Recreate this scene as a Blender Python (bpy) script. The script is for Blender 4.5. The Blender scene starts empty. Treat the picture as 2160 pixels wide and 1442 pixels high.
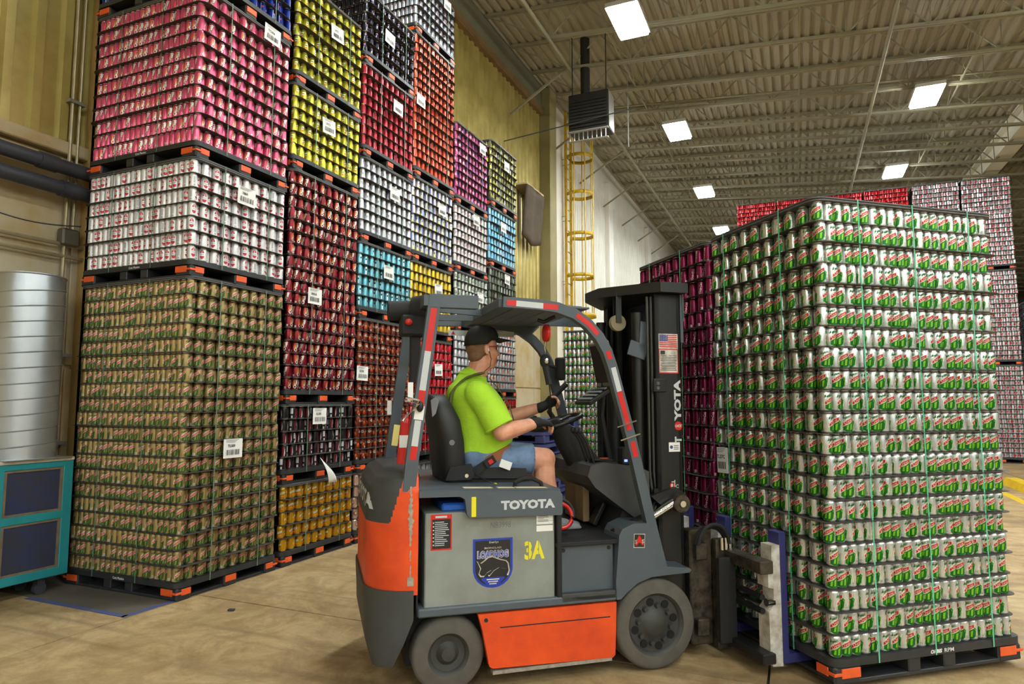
import bpy, math, random
import numpy as np
from mathutils import Vector, Matrix
random.seed(11)
rng = np.random.default_rng(5)
SC = bpy.context.scene
COL = SC.collection
PI = math.pi

# ---------------------------------------------------------------- camera, world, exposure
F_PX, PITCH, CAM_H, YAW = 1391.4, 0.0888, 1.598, 0.407
cd = bpy.data.cameras.new('camera')
cd.sensor_fit = 'HORIZONTAL'; cd.sensor_width = 36.0
cd.lens = F_PX / 2160.0 * 36.0
cd.clip_start = 0.05; cd.clip_end = 200
cam = bpy.data.objects.new('camera', cd); COL.objects.link(cam)
cam.location = (0, 0, CAM_H)
cam.rotation_euler = (PI / 2 + PITCH, 0, YAW)
SC.camera = cam
W = bpy.data.worlds.new('world'); SC.world = W
W.use_nodes = True
bgn = [n for n in W.node_tree.nodes if n.type == 'BACKGROUND'][0]
bgn.inputs[0].default_value = (0.9, 0.95, 1.0, 1); bgn.inputs[1].default_value = 0.02
SC.view_settings.view_transform = 'Standard'
SC.view_settings.look = 'None'
SC.view_settings.gamma = 1.0
SC.view_settings.use_curve_mapping = False
SC.view_settings.exposure = 0.0
LAMP_STRENGTH = 122.0

# ---------------------------------------------------------------- materials
MATS = {}
def lin(c):
    return tuple((x / 12.92 if x <= 0.04045 else ((x + 0.055) / 1.055) ** 2.4) for x in c)
def rgb(r, g, b):
    return lin((r / 255, g / 255, b / 255))
def mat(name, col, rough=0.5, metal=0.0, var=0.0, scale=6.0, bump=0.0, emit=None, coat=0.0, spec=None, var2=None):
    """Principled material with optional noise driven colour wear and fine relief."""
    if name in MATS: return MATS[name]
    m = bpy.data.materials.new(name); m.use_nodes = True
    nt = m.node_tree; bs = [n for n in nt.nodes if n.type == 'BSDF_PRINCIPLED'][0]
    bs.inputs['Base Color'].default_value = (*col, 1)
    bs.inputs['Roughness'].default_value = rough
    bs.inputs['Metallic'].default_value = metal
    if coat: bs.inputs['Coat Weight'].default_value = coat
    if spec is not None: bs.inputs['Specular IOR Level'].default_value = spec
    if emit:
        bs.inputs['Emission Color'].default_value = (*col, 1); bs.inputs['Emission Strength'].default_value = emit
    if var or bump:
        tc = nt.nodes.new('ShaderNodeTexCoord')
        nz = nt.nodes.new('ShaderNodeTexNoise'); nz.inputs['Scale'].default_value = scale
        nz.inputs['Detail'].default_value = 6; nz.inputs['Roughness'].default_value = 0.62
        nt.links.new(tc.outputs['Object'], nz.inputs['Vector'])
        if var:
            mx = nt.nodes.new('ShaderNodeMix'); mx.data_type = 'RGBA'
            c2 = var2 if var2 else tuple(max(0, x * (1 - var)) for x in col)
            mx.inputs[6].default_value = (*col, 1); mx.inputs[7].default_value = (*c2, 1)
            rp = nt.nodes.new('ShaderNodeValToRGB')
            rp.color_ramp.elements[0].position = 0.38; rp.color_ramp.elements[1].position = 0.68
            nt.links.new(nz.outputs['Fac'], rp.inputs['Fac'])
            nt.links.new(rp.outputs['Color'], mx.inputs[0])
            nt.links.new(mx.outputs[2], bs.inputs['Base Color'])
        if bump:
            bp = nt.nodes.new('ShaderNodeBump'); bp.inputs['Strength'].default_value = bump
            bp.inputs['Distance'].default_value = 0.03 if name == 'shirt_lime' else 0.01
            nt.links.new(nz.outputs['Fac'], bp.inputs['Height']); nt.links.new(bp.outputs['Normal'], bs.inputs['Normal'])
    MATS[name] = m
    return m
def ink(c, metal=0.55, rough=0.3):
    c = tuple(round(x, 3) for x in c)
    return mat('ink_%s_%s' % ('_'.join('%.3f' % x for x in c), metal), c, rough, metal)

def concrete_mat():
    m = bpy.data.materials.new('floor_concrete'); m.use_nodes = True
    nt = m.node_tree; N = nt.nodes; Lk = nt.links
    bs = [n for n in N if n.type == 'BSDF_PRINCIPLED'][0]
    tc = N.new('ShaderNodeTexCoord')
    def noise(s, d=5, r=0.6, dist=0.0):
        n = N.new('ShaderNodeTexNoise'); n.inputs['Scale'].default_value = s; n.inputs['Detail'].default_value = d
        n.inputs['Roughness'].default_value = r; n.inputs['Distortion'].default_value = dist
        Lk.new(tc.outputs['Object'], n.inputs['Vector']); return n
    def ramp(src, stops):
        r = N.new('ShaderNodeValToRGB'); e = r.color_ramp.elements
        e[0].position, e[0].color = stops[0][0], (*stops[0][1], 1)
        e[1].position, e[1].color = stops[-1][0], (*stops[-1][1], 1)
        for p, c in stops[1:-1]:
            x = e.new(p); x.color = (*c, 1)
        Lk.new(src, r.inputs['Fac']); return r
    def mix(a, b, f, mode='MIX'):
        x = N.new('ShaderNodeMix'); x.data_type = 'RGBA'; x.blend_type = mode
        Lk.new(a, x.inputs[6]); Lk.new(b, x.inputs[7])
        if isinstance(f, float): x.inputs[0].default_value = f
        else: Lk.new(f, x.inputs[0])
        return x
    base = ramp(noise(1.3, 10, 0.72, 0.4).outputs['Fac'], [(0.32, rgb(150, 126, 88)), (0.5, rgb(186, 160, 116)), (0.68, rgb(208, 184, 142))])
    stain = ramp(noise(2.4, 10, 0.7, 1.4).outputs['Fac'], [(0.42, (0, 0, 0)), (0.62, (1, 1, 1))])
    dark = N.new('ShaderNodeRGB'); dark.outputs[0].default_value = (*rgb(118, 86, 50), 1)
    inv = N.new('ShaderNodeMath'); inv.operation = 'MULTIPLY'; inv.inputs[1].default_value = 0.5
    Lk.new(stain.outputs['Color'], inv.inputs[0])
    m1 = mix(base.outputs['Color'], dark.outputs[0], inv.outputs[0])
    # tyre scuffs: stretched noise
    mp = N.new('ShaderNodeMapping'); mp.inputs['Scale'].default_value = (0.5, 7.0, 1); mp.inputs['Rotation'].default_value = (0, 0, 0.45)
    Lk.new(tc.outputs['Object'], mp.inputs['Vector'])
    sc = N.new('ShaderNodeTexNoise'); sc.inputs['Scale'].default_value = 0.8; sc.inputs['Detail'].default_value = 7
    Lk.new(mp.outputs[0], sc.inputs['Vector'])
    sr = ramp(sc.outputs['Fac'], [(0.52, (0, 0, 0)), (0.75, (1, 1, 1))])
    sm = N.new('ShaderNodeMath'); sm.operation = 'MULTIPLY'; sm.inputs[1].default_value = 0.7
    Lk.new(sr.outputs['Color'], sm.inputs[0])
    grime = N.new('ShaderNodeRGB'); grime.outputs[0].default_value = (*rgb(96, 80, 60), 1)
    m2 = mix(m1.outputs[2], grime.outputs[0], sm.outputs[0])
    sp = ramp(noise(55, 4, 0.7).outputs['Fac'], [(0.35, (0.80, 0.80, 0.80)), (0.6, (1, 1, 1))])
    m3 = mix(m2.outputs[2], sp.outputs['Color'], 0.6, 'MULTIPLY')
    Lk.new(m3.outputs[2], bs.inputs['Base Color'])
    bs.inputs['Roughness'].default_value = 0.55
    bp = N.new('ShaderNodeBump'); bp.inputs['Strength'].default_value = 0.15; bp.inputs['Distance'].default_value = 0.004
    Lk.new(noise(40, 5).outputs['Fac'], bp.inputs['Height']); Lk.new(bp.outputs[0], bs.inputs['Normal'])
    MATS['floor_concrete'] = m
    return m

# ---------------------------------------------------------------- mesh builder
def unit(v):
    v = Vector(v); return v.normalized() if v.length > 1e-9 else Vector((0, 0, 1))
def frame(d, up=(0, 0, 1)):
    d = unit(d); up = Vector(up)
    if abs(d.dot(up.normalized())) > 0.98: up = Vector((1, 0, 0))
    s = d.cross(up).normalized(); u = s.cross(d).normalized()
    return d, s, u
class MB:
    def __init__(self): self.v = []; self.f = []; self.m = []
    def add(self, vs, fs, mi=0):
        n = len(self.v); self.v += [tuple(p) for p in vs]
        self.f += [tuple(i + n for i in f) for f in fs]; self.m += [mi] * len(fs); return self
    def box(self, x0, x1, y0, y1, z0, z1, b=0.0, mi=0):
        x0, x1 = min(x0, x1), max(x0, x1); y0, y1 = min(y0, y1), max(y0, y1); z0, z1 = min(z0, z1), max(z0, z1)
        c = Vector(((x0 + x1) / 2, (y0 + y1) / 2, (z0 + z1) / 2))
        return self.obox(c, (x1 - x0, y1 - y0, z1 - z0), None, b, mi)
    def obox(self, c, s, R=None, b=0.0, mi=0):
        hx, hy, hz = s[0] / 2, s[1] / 2, s[2] / 2
        b = min(b, hx * .9, hy * .9, hz * .9)
        c = Vector(c); vs = []; fs = []
        if b <= 0:
            for sx in (-1, 1):
                for sy in (-1, 1):
                    for sz in (-1, 1): vs.append(Vector((sx * hx, sy * hy, sz * hz)))
            fs = [(0, 1, 3, 2), (4, 6, 7, 5), (0, 4, 5, 1), (2, 3, 7, 6), (0, 2, 6, 4), (1, 5, 7, 3)]
        else:
            idx = {}
            for sx in (-1, 1):
                for sy in (-1, 1):
                    for sz in (-1, 1):
                        for ax in range(3):
                            p = [sx * (hx - b), sy * (hy - b), sz * (hz - b)]
                            p[ax] = (sx * hx, sy * hy, sz * hz)[ax]
                            idx[(sx, sy, sz, ax)] = len(vs); vs.append(Vector(p))
            q = [(-1, -1), (1, -1), (1, 1), (-1, 1)]
            for s_ in (-1, 1):
                for ax in range(3):
                    loop = []
                    for a, bb in q:
                        k = [a, bb]; k.insert(ax, s_); loop.append(idx[(*k, ax)])
                    fs.append(tuple(loop))
            for ax in range(3):
                o1, o2 = [(1, 2), (0, 2), (0, 1)][ax]
                for a in (-1, 1):
                    for bb in (-1, 1):
                        k0 = [0, 0, 0]; k0[o1] = a; k0[o2] = bb; k0[ax] = -1; k1 = list(k0); k1[ax] = 1
                        fs.append((idx[(*k0, o1)], idx[(*k1, o1)], idx[(*k1, o2)], idx[(*k0, o2)]))
            for sx in (-1, 1):
                for sy in (-1, 1):
                    for sz in (-1, 1): fs.append((idx[(sx, sy, sz, 0)], idx[(sx, sy, sz, 1)], idx[(sx, sy, sz, 2)]))
        # outward orientation
        out = []
        for f in fs:
            a, b2, d = vs[f[0]], vs[f[1]], vs[f[2]]
            n = (b2 - a).cross(d - a); cc = sum((vs[i] for i in f), Vector()) / len(f)
            out.append(f if n.dot(cc) > 0 else tuple(reversed(f)))
        if R is not None: vs = [R @ p for p in vs]
        return self.add([p + c for p in vs], out, mi)
    def beam(self, p0, p1, w, h, up=(0, 0, 1), b=0.0, mi=0, ext=0.0):
        p0, p1 = Vector(p0), Vector(p1); d, s, u = frame(p1 - p0, up)
        R = Matrix((d, s, u)).transposed()
        return self.obox((p0 + p1) / 2, ((p1 - p0).length + ext, w, h), R, b, mi)
    def cyl(self, p0, p1, r0, r1=None, n=14, caps=True, mi=0):
        r1 = r0 if r1 is None else r1
        p0, p1 = Vector(p0), Vector(p1); d, s, u = frame(p1 - p0)
        vs = []
        for p, r in ((p0, r0), (p1, r1)):
            for i in range(n):
                a = 2 * PI * i / n; vs.append(p + (s * math.cos(a) + u * math.sin(a)) * r)
        fs = [(i, (i + 1) % n, n + (i + 1) % n, n + i) for i in range(n)]
        if caps: fs += [tuple(reversed(range(n))), tuple(range(n, 2 * n))]
        return self.add(vs, fs, mi)
    def tube(self, pts, r, n=8, mi=0, caps=True, closed=False):
        pts = [Vector(p) for p in pts]; k = len(pts); vs = []
        rr = r if isinstance(r, (list, tuple)) else [r] * k
        up = Vector((0.13, 0.21, 0.97))
        for i, p in enumerate(pts):
            a = pts[(i - 1) % k] if (closed or i > 0) else p; c = pts[(i + 1) % k] if (closed or i < k - 1) else p
            d, s, u = frame(c - a, up)
            for j in range(n):
                t = 2 * PI * j / n; vs.append(p + (s * math.cos(t) + u * math.sin(t)) * rr[i])
        fs = []
        for i in range(k if closed else k - 1):
            i2 = (i + 1) % k
            for j in range(n): fs.append((i * n + j, i * n + (j + 1) % n, i2 * n + (j + 1) % n, i2 * n + j))
        if caps and not closed: fs += [tuple(reversed(range(n))), tuple(range((k - 1) * n, k * n))]
        return self.add(vs, fs, mi)
    def bar(self, pts, w, h, up=(0, 0, 1), mi=0, side=None):
        """rectangular section swept along pts; side = fixed width direction"""
        pts = [Vector(p) for p in pts]; k = len(pts); vs = []
        for i, p in enumerate(pts):
            d0 = unit(p - pts[i - 1]) if i > 0 else unit(pts[1] - p)
            d1 = unit(pts[i + 1] - p) if i < k - 1 else d0
            d = unit(d0 + d1)
            s = Vector(side).normalized() if side is not None else d.cross(Vector(up)).normalized()
            u = s.cross(d).normalized(); sc = 1 / max(0.5, d.dot(d0))
            for a, b2 in ((-1, -1), (1, -1), (1, 1), (-1, 1)): vs.append(p + s * (a * w / 2) + u * (b2 * h / 2 * sc))
        fs = []
        for i in range(k - 1):
            for j in range(4): fs.append((i * 4 + j, i * 4 + (j + 1) % 4, i * 4 + 4 + (j + 1) % 4, i * 4 + 4 + j))
        fs += [(3, 2, 1, 0), tuple(range((k - 1) * 4, k * 4))]
        return self.add(vs, fs, mi)
    def prism(self, poly, a0, a1, axis='y', mi=0):
        n = len(poly)
        def P(p, a): return (p[0], a, p[1]) if axis == 'y' else ((p[0], p[1], a) if axis == 'z' else (a, p[0], p[1]))
        vs = [P(p, a0) for p in poly] + [P(p, a1) for p in poly]
        fs = [(i, (i + 1) % n, n + (i + 1) % n, n + i) for i in range(n)] + [tuple(reversed(range(n))), tuple(range(n, 2 * n))]
        return self.add(vs, fs, mi)
    def lathe(self, prof, c=(0, 0, 0), ax=(0, 0, 1), n=20, mi=0, caps=True):
        c = Vector(c); d, s, u = frame(ax); vs = []; k = len(prof)
        for r, h in prof:
            for i in range(n):
                a = 2 * PI * i / n; vs.append(c + d * h + (s * math.cos(a) + u * math.sin(a)) * max(r, 1e-4))
        fs = [(j * n + i, j * n + (i + 1) % n, (j + 1) * n + (i + 1) % n, (j + 1) * n + i) for j in range(k - 1) for i in range(n)]
        if caps: fs += [tuple(reversed(range(n))), tuple(range((k - 1) * n, k * n))]
        return self.add(vs, fs, mi)
    def ell(self, c, r, n=14, R=None, mi=0):
        c = Vector(c); vs = []; m = n // 2 + 1
        for j in range(1, m):
            ph = PI * j / m
            for i in range(n):
                a = 2 * PI * i / n
                p = Vector((r[0] * math.sin(ph) * math.cos(a), r[1] * math.sin(ph) * math.sin(a), r[2] * math.cos(ph)))
                vs.append(c + (R @ p if R is not None else p))
        k = m - 1
        fs = [(j * n + i, (j + 1) * n + i, (j + 1) * n + (i + 1) % n, j * n + (i + 1) % n) for j in range(k - 1) for i in range(n)]
        t = Vector((0, 0, r[2])); t = R @ t if R is not None else t
        vs += [c + t, c - t]; a, b = len(vs) - 2, len(vs) - 1
        fs += [(a, i, (i + 1) % n) for i in range(n)] + [(b, (k - 1) * n + (i + 1) % n, (k - 1) * n + i) for i in range(n)]
        return self.add(vs, fs, mi)
    def cap(self, p0, r0, p1, r1, n=12):
        """tapered capsule"""
        self.ell(p0, (r0,) * 3, n); self.ell(p1, (r1,) * 3, n); return self.cyl(p0, p1, r0, r1, n)
    def grid(self, fn, nu, nv, mi=0, closed_u=False):
        vs = [fn(i / nu, j / nv) for j in range(nv + 1) for i in range(nu + (0 if closed_u else 1))]
        w = nu if closed_u else nu + 1
        fs = [(j * w + i, j * w + (i + 1) % w, (j + 1) * w + (i + 1) % w, (j + 1) * w + i) for j in range(nv) for i in range(nu)]
        return self.add(vs, fs, mi)
    def mesh(self, name, mats, base=(0, 0, 0), smooth=0.6):
        me = bpy.data.meshes.new(name)
        bx, by, bz = base
        me.from_pydata([(x - bx, y - by, z - bz) for x, y, z in self.v], [], self.f)
        for m_ in (mats if isinstance(mats, (list, tuple)) else [mats]): me.materials.append(m_)
        me.polygons.foreach_set('material_index', self.m)
        if smooth:
            me.polygons.foreach_set('use_smooth', [True] * len(me.polygons)); me.set_sharp_from_angle(angle=smooth)
        me.update(); return me
    def build(self, name, mats, parent=None, base=(0, 0, 0), smooth=0.6, rz=0.0, fix=False):
        me = self.mesh(name, mats, base, smooth)
        if fix: fix_normals(me)
        return link(name, me, parent, None if parent else base, rz)
def fix_normals(me):
    import bmesh
    bm = bmesh.new(); bm.from_mesh(me); bmesh.ops.recalc_face_normals(bm, faces=bm.faces); bm.to_mesh(me); bm.free()
def link(name, me, parent=None, loc=None, rz=0.0):
    o = bpy.data.objects.new(name, me); COL.objects.link(o)
    if parent: o.parent = parent
    if loc is not None: o.location = loc
    if rz: o.rotation_euler = (0, 0, rz)
    return o
def tag(o, label=None, cat=None, group=None, kind=None):
    if label: o['label'] = label
    if cat: o['category'] = cat
    if group: o['group'] = group
    if kind: o['kind'] = kind
    return o
def empty(name, loc, label=None, cat=None, group=None, rz=0.0, kind=None):
    o = bpy.data.objects.new(name, None); COL.objects.link(o); o.location = loc; o.rotation_euler = (0, 0, rz)
    o.empty_display_size = 0.1
    return tag(o, label, cat, group, kind)
def copy_tree(o, parent=None, name=None):
    c = o.copy(); COL.objects.link(c)
    if parent: c.parent = parent
    for ch in list(o.children): copy_tree(ch, c)
    return c

# lettering -> 2-D triangles (cached)
_TXT = {}
def text2d(s, bold=0.0, shear=0.0):
    k = (s, bold, shear)
    if k not in _TXT:
        cu = bpy.data.curves.new('lettering', 'FONT'); cu.body = s; cu.size = 1.0; cu.offset = bold; cu.shear = shear
        cu.resolution_u = 2; cu.align_x = 'CENTER'; cu.align_y = 'CENTER'
        ob = bpy.data.objects.new('lettering', cu); COL.objects.link(ob)
        dg = bpy.context.evaluated_depsgraph_get(); dg.update()
        me = bpy.data.meshes.new_from_object(ob.evaluated_get(dg))
        me.calc_loop_triangles()
        V = [(v.co.x, v.co.y) for v in me.vertices]; T = [tuple(t.vertices) for t in me.loop_triangles]
        bpy.data.objects.remove(ob); bpy.data.curves.remove(cu); bpy.data.meshes.remove(me)
        if V:
            xs = [p[0] for p in V]; ys = [p[1] for p in V]; cx, cy = (min(xs) + max(xs)) / 2, (min(ys) + max(ys)) / 2
            V = [(x - cx, y - cy) for x, y in V]
        _TXT[k] = (V, T)
    return _TXT[k]
def put_text(mb, s, origin, ex, ey, h, bold=0.0, shear=0.0, width=None, mi=0):
    """flat lettering on a plane: ex = reading direction, ey = up, h = cap height, width = fitted width"""
    V, T = text2d(s, bold, shear)
    if not V: return
    hh = max(p[1] for p in V) - min(p[1] for p in V); ww = max(p[0] for p in V) - min(p[0] for p in V)
    sy = h / hh; sx = (width / ww) if width else sy
    o, ex, ey = Vector(origin), Vector(ex), Vector(ey)
    mb.add([o + ex * (x * sx) + ey * (y * sy) for x, y in V], T, mi)
def plate(mb, o, ex, ey, w, h, mi=0, d=0.0, n=None):
    o, ex, ey = Vector(o), Vector(ex), Vector(ey)
    mb.add([o - ex * w / 2 - ey * h / 2, o + ex * w / 2 - ey * h / 2, o + ex * w / 2 + ey * h / 2, o - ex * w / 2 + ey * h / 2], [(0, 1, 2, 3)], mi)
def rrect(lx, ly, r, n=5):
    pts = []
    for sx, sy, a0 in ((1, 1, 0), (-1, 1, 90), (-1, -1, 180), (1, -1, 270)):
        for i in range(n + 1):
            a = math.radians(a0 + 90 * i / n)
            pts.append((sx * (lx / 2 - r) + r * math.cos(a), sy * (ly / 2 - r) + r * math.sin(a)))
    return pts

# ================================================================ the room
XW, YB0, YB1, XR = -6.3, -31.0, 50.0, 26.0
def roof_z(x): return 10.3 - 0.085 * (x - XW)
m_floor = concrete_mat()
m_dark = mat('joint_dark', rgb(52, 44, 34), 0.9)
m_beige = mat('wall_beige', rgb(184, 174, 148), 0.75, var=0.22, scale=1.6, bump=0.15, var2=rgb(172, 148, 98))
m_yel = mat('panel_yellow', rgb(186, 172, 104), 0.36, 0.35, var=0.3, scale=1.1, var2=rgb(150, 132, 66))
m_whitewall = mat('panel_white', rgb(236, 234, 226), 0.5, var=0.10, scale=1.0)
m_trimbrown = mat('trim_brown', rgb(122, 96, 58), 0.6, var=0.3, scale=3)
m_steelgreen = mat('girder_green', rgb(112, 112, 92), 0.6, var=0.2, scale=2)
m_roof = mat('deck_white', rgb(158, 152, 132), 0.6, var=0.14, scale=0.7)
m_joist = mat('joist_paint', rgb(140, 136, 112), 0.6, var=0.15, scale=2)
m_girder = mat('girder_white', rgb(222, 216, 198), 0.55)
m_greypaint = mat('floor_grey_paint', rgb(104, 98, 88), 0.6, var=0.35, scale=2.2, bump=0.1)
m_tape = mat('blue_tape', rgb(62, 82, 150), 0.55, var=0.45, scale=7, var2=rgb(96, 98, 116))

fl = MB().box(XW - .3, XR, YB0, YB1, -0.25, -0.02).build('floor', m_dark)
tag(fl, 'tan stained concrete warehouse floor with saw-cut joints', 'floor', kind='structure')
gx = [-.21 + 4.4 * k for k in range(-2, 7)]; gy = [4.13 + 4.4 * k for k in range(-8, 12)]
gx[0] = XW - .3; gx[-1] = XR; gy[0] = YB0; gy[-1] = YB1
for i in range(len(gx) - 1):
    for j in range(len(gy) - 1):
        MB().box(gx[i] + .008, gx[i + 1] - .008, gy[j] + .008, gy[j + 1] - .008, -0.02, 0.0).build('floor_slab', m_floor, fl, smooth=0)
MB().box(-6.3, -4.65, 3.54, 12.2, 0.0, 0.002).build('painted_strip', m_greypaint, fl, smooth=0)

# left wall: block base, metal sheets above, white bay beyond the steel column
wl = MB().box(XW - .3, XW, YB0, YB1, 0, 10.35).build('wall_left', m_beige, smooth=0)
tag(wl, 'long side wall, beige below and ribbed metal sheeting above', 'wall', kind='structure')
def sheet(w, h, n, d, mtl, name):
    mb = MB(); pr = []; p = w / n
    for i in range(n):
        a = i * p
        pr += [(a, 0), (a + p * .5, 0), (a + p * .6, d), (a + p * .9, d)]
    pr.append((w, 0))
    vs = [(0.012 + x, y, 0) for y, x in pr] + [(0.012 + x, y, h) for y, x in pr]; k = len(pr)
    mb.add(vs, [(i, i + 1, k + i + 1, k + i) for i in range(k - 1)])
    return mb.mesh(name, mtl, smooth=0)
ys = sheet(1.0, 5.5, 4, 0.045, m_yel, 'metal_sheet'); y = -12.6
while y < 16.4:
    link('metal_sheet', ys, wl, (XW, y, 4.0)); y += 1.0
wsh = sheet(1.0, 8.9, 5, 0.04, m_whitewall, 'white_sheet'); y = 17.9
while y < 49:
    link('white_sheet', wsh, wl, (XW, y, 0.05)); y += 1.0
MB().box(XW + .0, XW + .02, 17.6, YB1, 8.95, 10.3).build('white_band', m_whitewall, wl, smooth=0)
for yy in (17.55, 23.4, 30.4, 37.4, 44.4):
    MB().box(XW, XW + .22, yy - .28, yy + .28, 0, 9.6, .02).build('pilaster', m_whitewall, wl)
MB().box(XW, XW + .10, YB0, 16.5, 3.90, 4.02, .01).build('flashing', m_beige, wl)
for k, yy in enumerate(np.arange(-10.4, 17, 2.4)):
    MB().box(XW, XW + .03, yy, yy + 2.37, .05, 1.9, .008).build('block_panel', m_beige, wl)
    MB().box(XW, XW + .03, yy, yy + 2.37, 1.93, 3.88, .008).build('block_panel', m_beige, wl)
MB().box(XW, XW + .16, YB0, 16.7, 9.42, 9.62, .01).build('trim_1', m_trimbrown, wl)
MB().box(XW, XW + .10, YB0, 16.9, 9.62, 10.25).build('trim_2', m_steelgreen, wl)
MB().box(XW, XW + .35, 16.45, 16.95, 0, 10.2, .02).build('steel_column', mat('col_olive', rgb(150, 140, 96), .55, var=.2, scale=2), wl)
mb = MB(); mb.box(XW, XW + .30, 4.06, 4.09, 0, 10.1).box(XW, XW + .30, 4.33, 4.36, 0, 10.1).box(XW + .13, XW + .17, 4.06, 4.36, 0, 10.1)
mb.build('steel_column', mat('col_tan', rgb(176, 146, 88), .6, var=.3, scale=2.5), wl)
for nm, args in (('wall_back', (XW, XR, YB1, YB1 + .3)), ('wall_front', (XW, XR, YB0 - .3, YB0)), ('wall_right', (XR, XR + .3, YB0, YB1))):
    o = MB().box(*args, 0, 10.3).build(nm, mat('wall_grey', rgb(92, 90, 84), .8, var=.2, scale=.6), smooth=0)
    tag(o, {'wall_back': 'dim grey end wall of the warehouse', 'wall_front': 'grey end wall behind the aisle', 'wall_right': 'grey far side wall of the warehouse'}[nm], 'wall', kind='structure')

# roof deck with ribs along the building, bar joists across it
mb = MB(); pr = []; p = 0.21; x = XW - .2
while x < XR + .2:
    pr += [(x, 0), (x + p * .42, 0), (x + p * .55, .055), (x + p * .87, .055)]; x += p
k = len(pr)
mb.add([(px, YB0, roof_z(px) + dz) for px, dz in pr] + [(px, YB1, roof_z(px) + dz) for px, dz in pr], [(i, k + i, k + i + 1, i + 1) for i in range(k - 1)])
ceil = mb.build('ceiling', m_roof, smooth=0)
tag(ceil, 'off-white ribbed metal roof deck carried by open-web bar joists', 'ceiling', kind='structure')
JD = .76
def joist_mesh():
    mb = MB(); xa, xb = XW + .15, XR - .2
    for dz in (-.03, -JD):
        for s in (-.035, .035):
            mb.beam((xa if dz > -.1 else xa + 1.5, s, roof_z(xa if dz > -.1 else xa + 1.5) + dz), (xb, s, roof_z(xb) + dz), .05, .055)
    x = xa + 1.5; step = 1.45
    mb.beam((xa, 0, roof_z(xa) - .03), (x, 0, roof_z(x) - JD), .022, .022)
    while x < xb - step:
        n0, n1, t = (x, 0, roof_z(x) - JD), (x + step, 0, roof_z(x + step) - JD), (x + step / 2, 0, roof_z(x + step / 2) - .03)
        mb.beam(n0, t, .026, .026); mb.beam(t, n1, .026, .026); mb.beam(n0, (x, 0, roof_z(x) - .03), .018, .018); x += step
    return mb.mesh('joist', m_joist, smooth=0)
jm = joist_mesh()
for i in range(-1, 24): link('joist', jm, ceil, (0, 14.24 + 1.4 * i, 0))
for gxp in (5.75, 17.0):
    zt = roof_z(gxp) - .02
    MB().box(gxp - .22, gxp + .22, YB0, 44, zt - .62, zt - .56).box(gxp - .05, gxp + .05, YB0, 44, zt - .56, zt - .05).box(gxp - .22, gxp + .22, YB0, 44, zt - .06, zt).build('girder', m_girder, ceil, smooth=0)
    for yy in (27.5, 44):
        MB().box(gxp - .2, gxp + .2, yy - .2, yy + .2, 0, zt - .6, .02).build('column', m_girder, ceil)
for i in range(0, 18, 2):                                   # knee braces wall to joist
    yj = 14.24 + 1.4 * i
    MB().beam((XW + .12, yj, 8.55), (XW + 1.55, yj, roof_z(XW + 1.55) - JD), .045, .045).build('knee_brace', m_joist, ceil, smooth=0)
for xb in (-3.4, 0.3, 3.6):                                    # bridging along the building
    mb = MB()
    for i in range(-1, 22):
        y0, y1 = 14.24 + 1.4 * i, 15.64 + 1.4 * i
        mb.beam((xb, y0, roof_z(xb) - .08), (xb, y1, roof_z(xb) - JD + .05), .02, .02)
    mb.beam((xb, 12.8, roof_z(xb) - JD + .03), (xb, 46, roof_z(xb) - JD + .03), .025, .025)
    mb.build('bridging', m_joist, ceil, smooth=0)
for xb in (-4.6, 1.9):
    o = MB().cyl((xb, 9, roof_z(xb) - JD - .12), (xb, 46, roof_z(xb) - JD - .12), .04, n=10).build('sprinkler_pipe', m_joist, base=(xb, 9, roof_z(xb) - JD - .12))
    tag(o, 'painted sprinkler pipe slung under the joists %s' % ('near the side wall' if xb < 0 else 'above the aisle'), 'pipe')
for i in (2, 5, 8):                                         # conduits across
    yj = 14.24 + 1.4 * i - .3
    MB().cyl((-4.4, yj, roof_z(-4.4) - JD + .06), (5.4, yj, roof_z(5.4) - JD + .06), .022, n=8).build('conduit_run', m_joist, ceil)

# ---------------------------------------------------------------- hanging lamps
m_lens = mat('lamp_lens', (0.95, 1.0, 0.96), 0.4, emit=LAMP_STRENGTH)
m_housing = mat('lamp_housing', rgb(206, 204, 196), 0.4, 0.4)
m_wire = mat('wire_grey', rgb(150, 148, 140), 0.5, 0.6)
LZ = 8.55
def lamp_tree(loc, label, first=[None]):
    if first[0] is None:
        e = empty('high_bay_lamp', loc)
        mb = MB().box(-.28, .28, -.54, .54, .03, .05, .008)
        for s in (-1, 1): mb.box(-.28, .28, s * .54 - .012, s * .54 + .012, -.03, .05); mb.box(s * .28 - .012, s * .28 + .012, -.54, .54, -.03, .05)
        mb.box(-.28, .28, -.12, .12, .05, .14, .02)
        mb.build('housing', m_housing, e)
        MB().box(-.262, .262, -.52, .52, -.08, 0.0).build('lens', m_lens, e, smooth=0)
        for s in (-1, 1): MB().cyl((0, s * .5, .05), (0, s * .2, .95), .008, n=6).build('hanger_wire', m_wire, e)
        first[0] = e
    else:
        e = copy_tree(first[0]); e.location = loc
    return tag(e, label, 'lamp', 'hanging high bay lamps')
LAMPS = []
for row, (lx, y0) in enumerate(((-2.6, 11.4), (2.95, 11.65), (8.8, 11.6), (14.4, 11.6), (20.0, 11.6))):
    for k in range(-7, 5):
        yy = y0 + 5.4 * k
        if row == 0 and k in (-2, -3): continue
        if row >= 2 and k > 0: continue                          # unlit side bay
        z = min(LZ, roof_z(lx) - JD - .12)
        lamp_tree((lx, yy, z), 'lit white high bay lamp hanging in the row %s' % (['over the side wall stacks', 'over the aisle', 'just beyond the painted girder', 'two rows beyond the painted girder', 'beside the far side wall'][row]))

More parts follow.
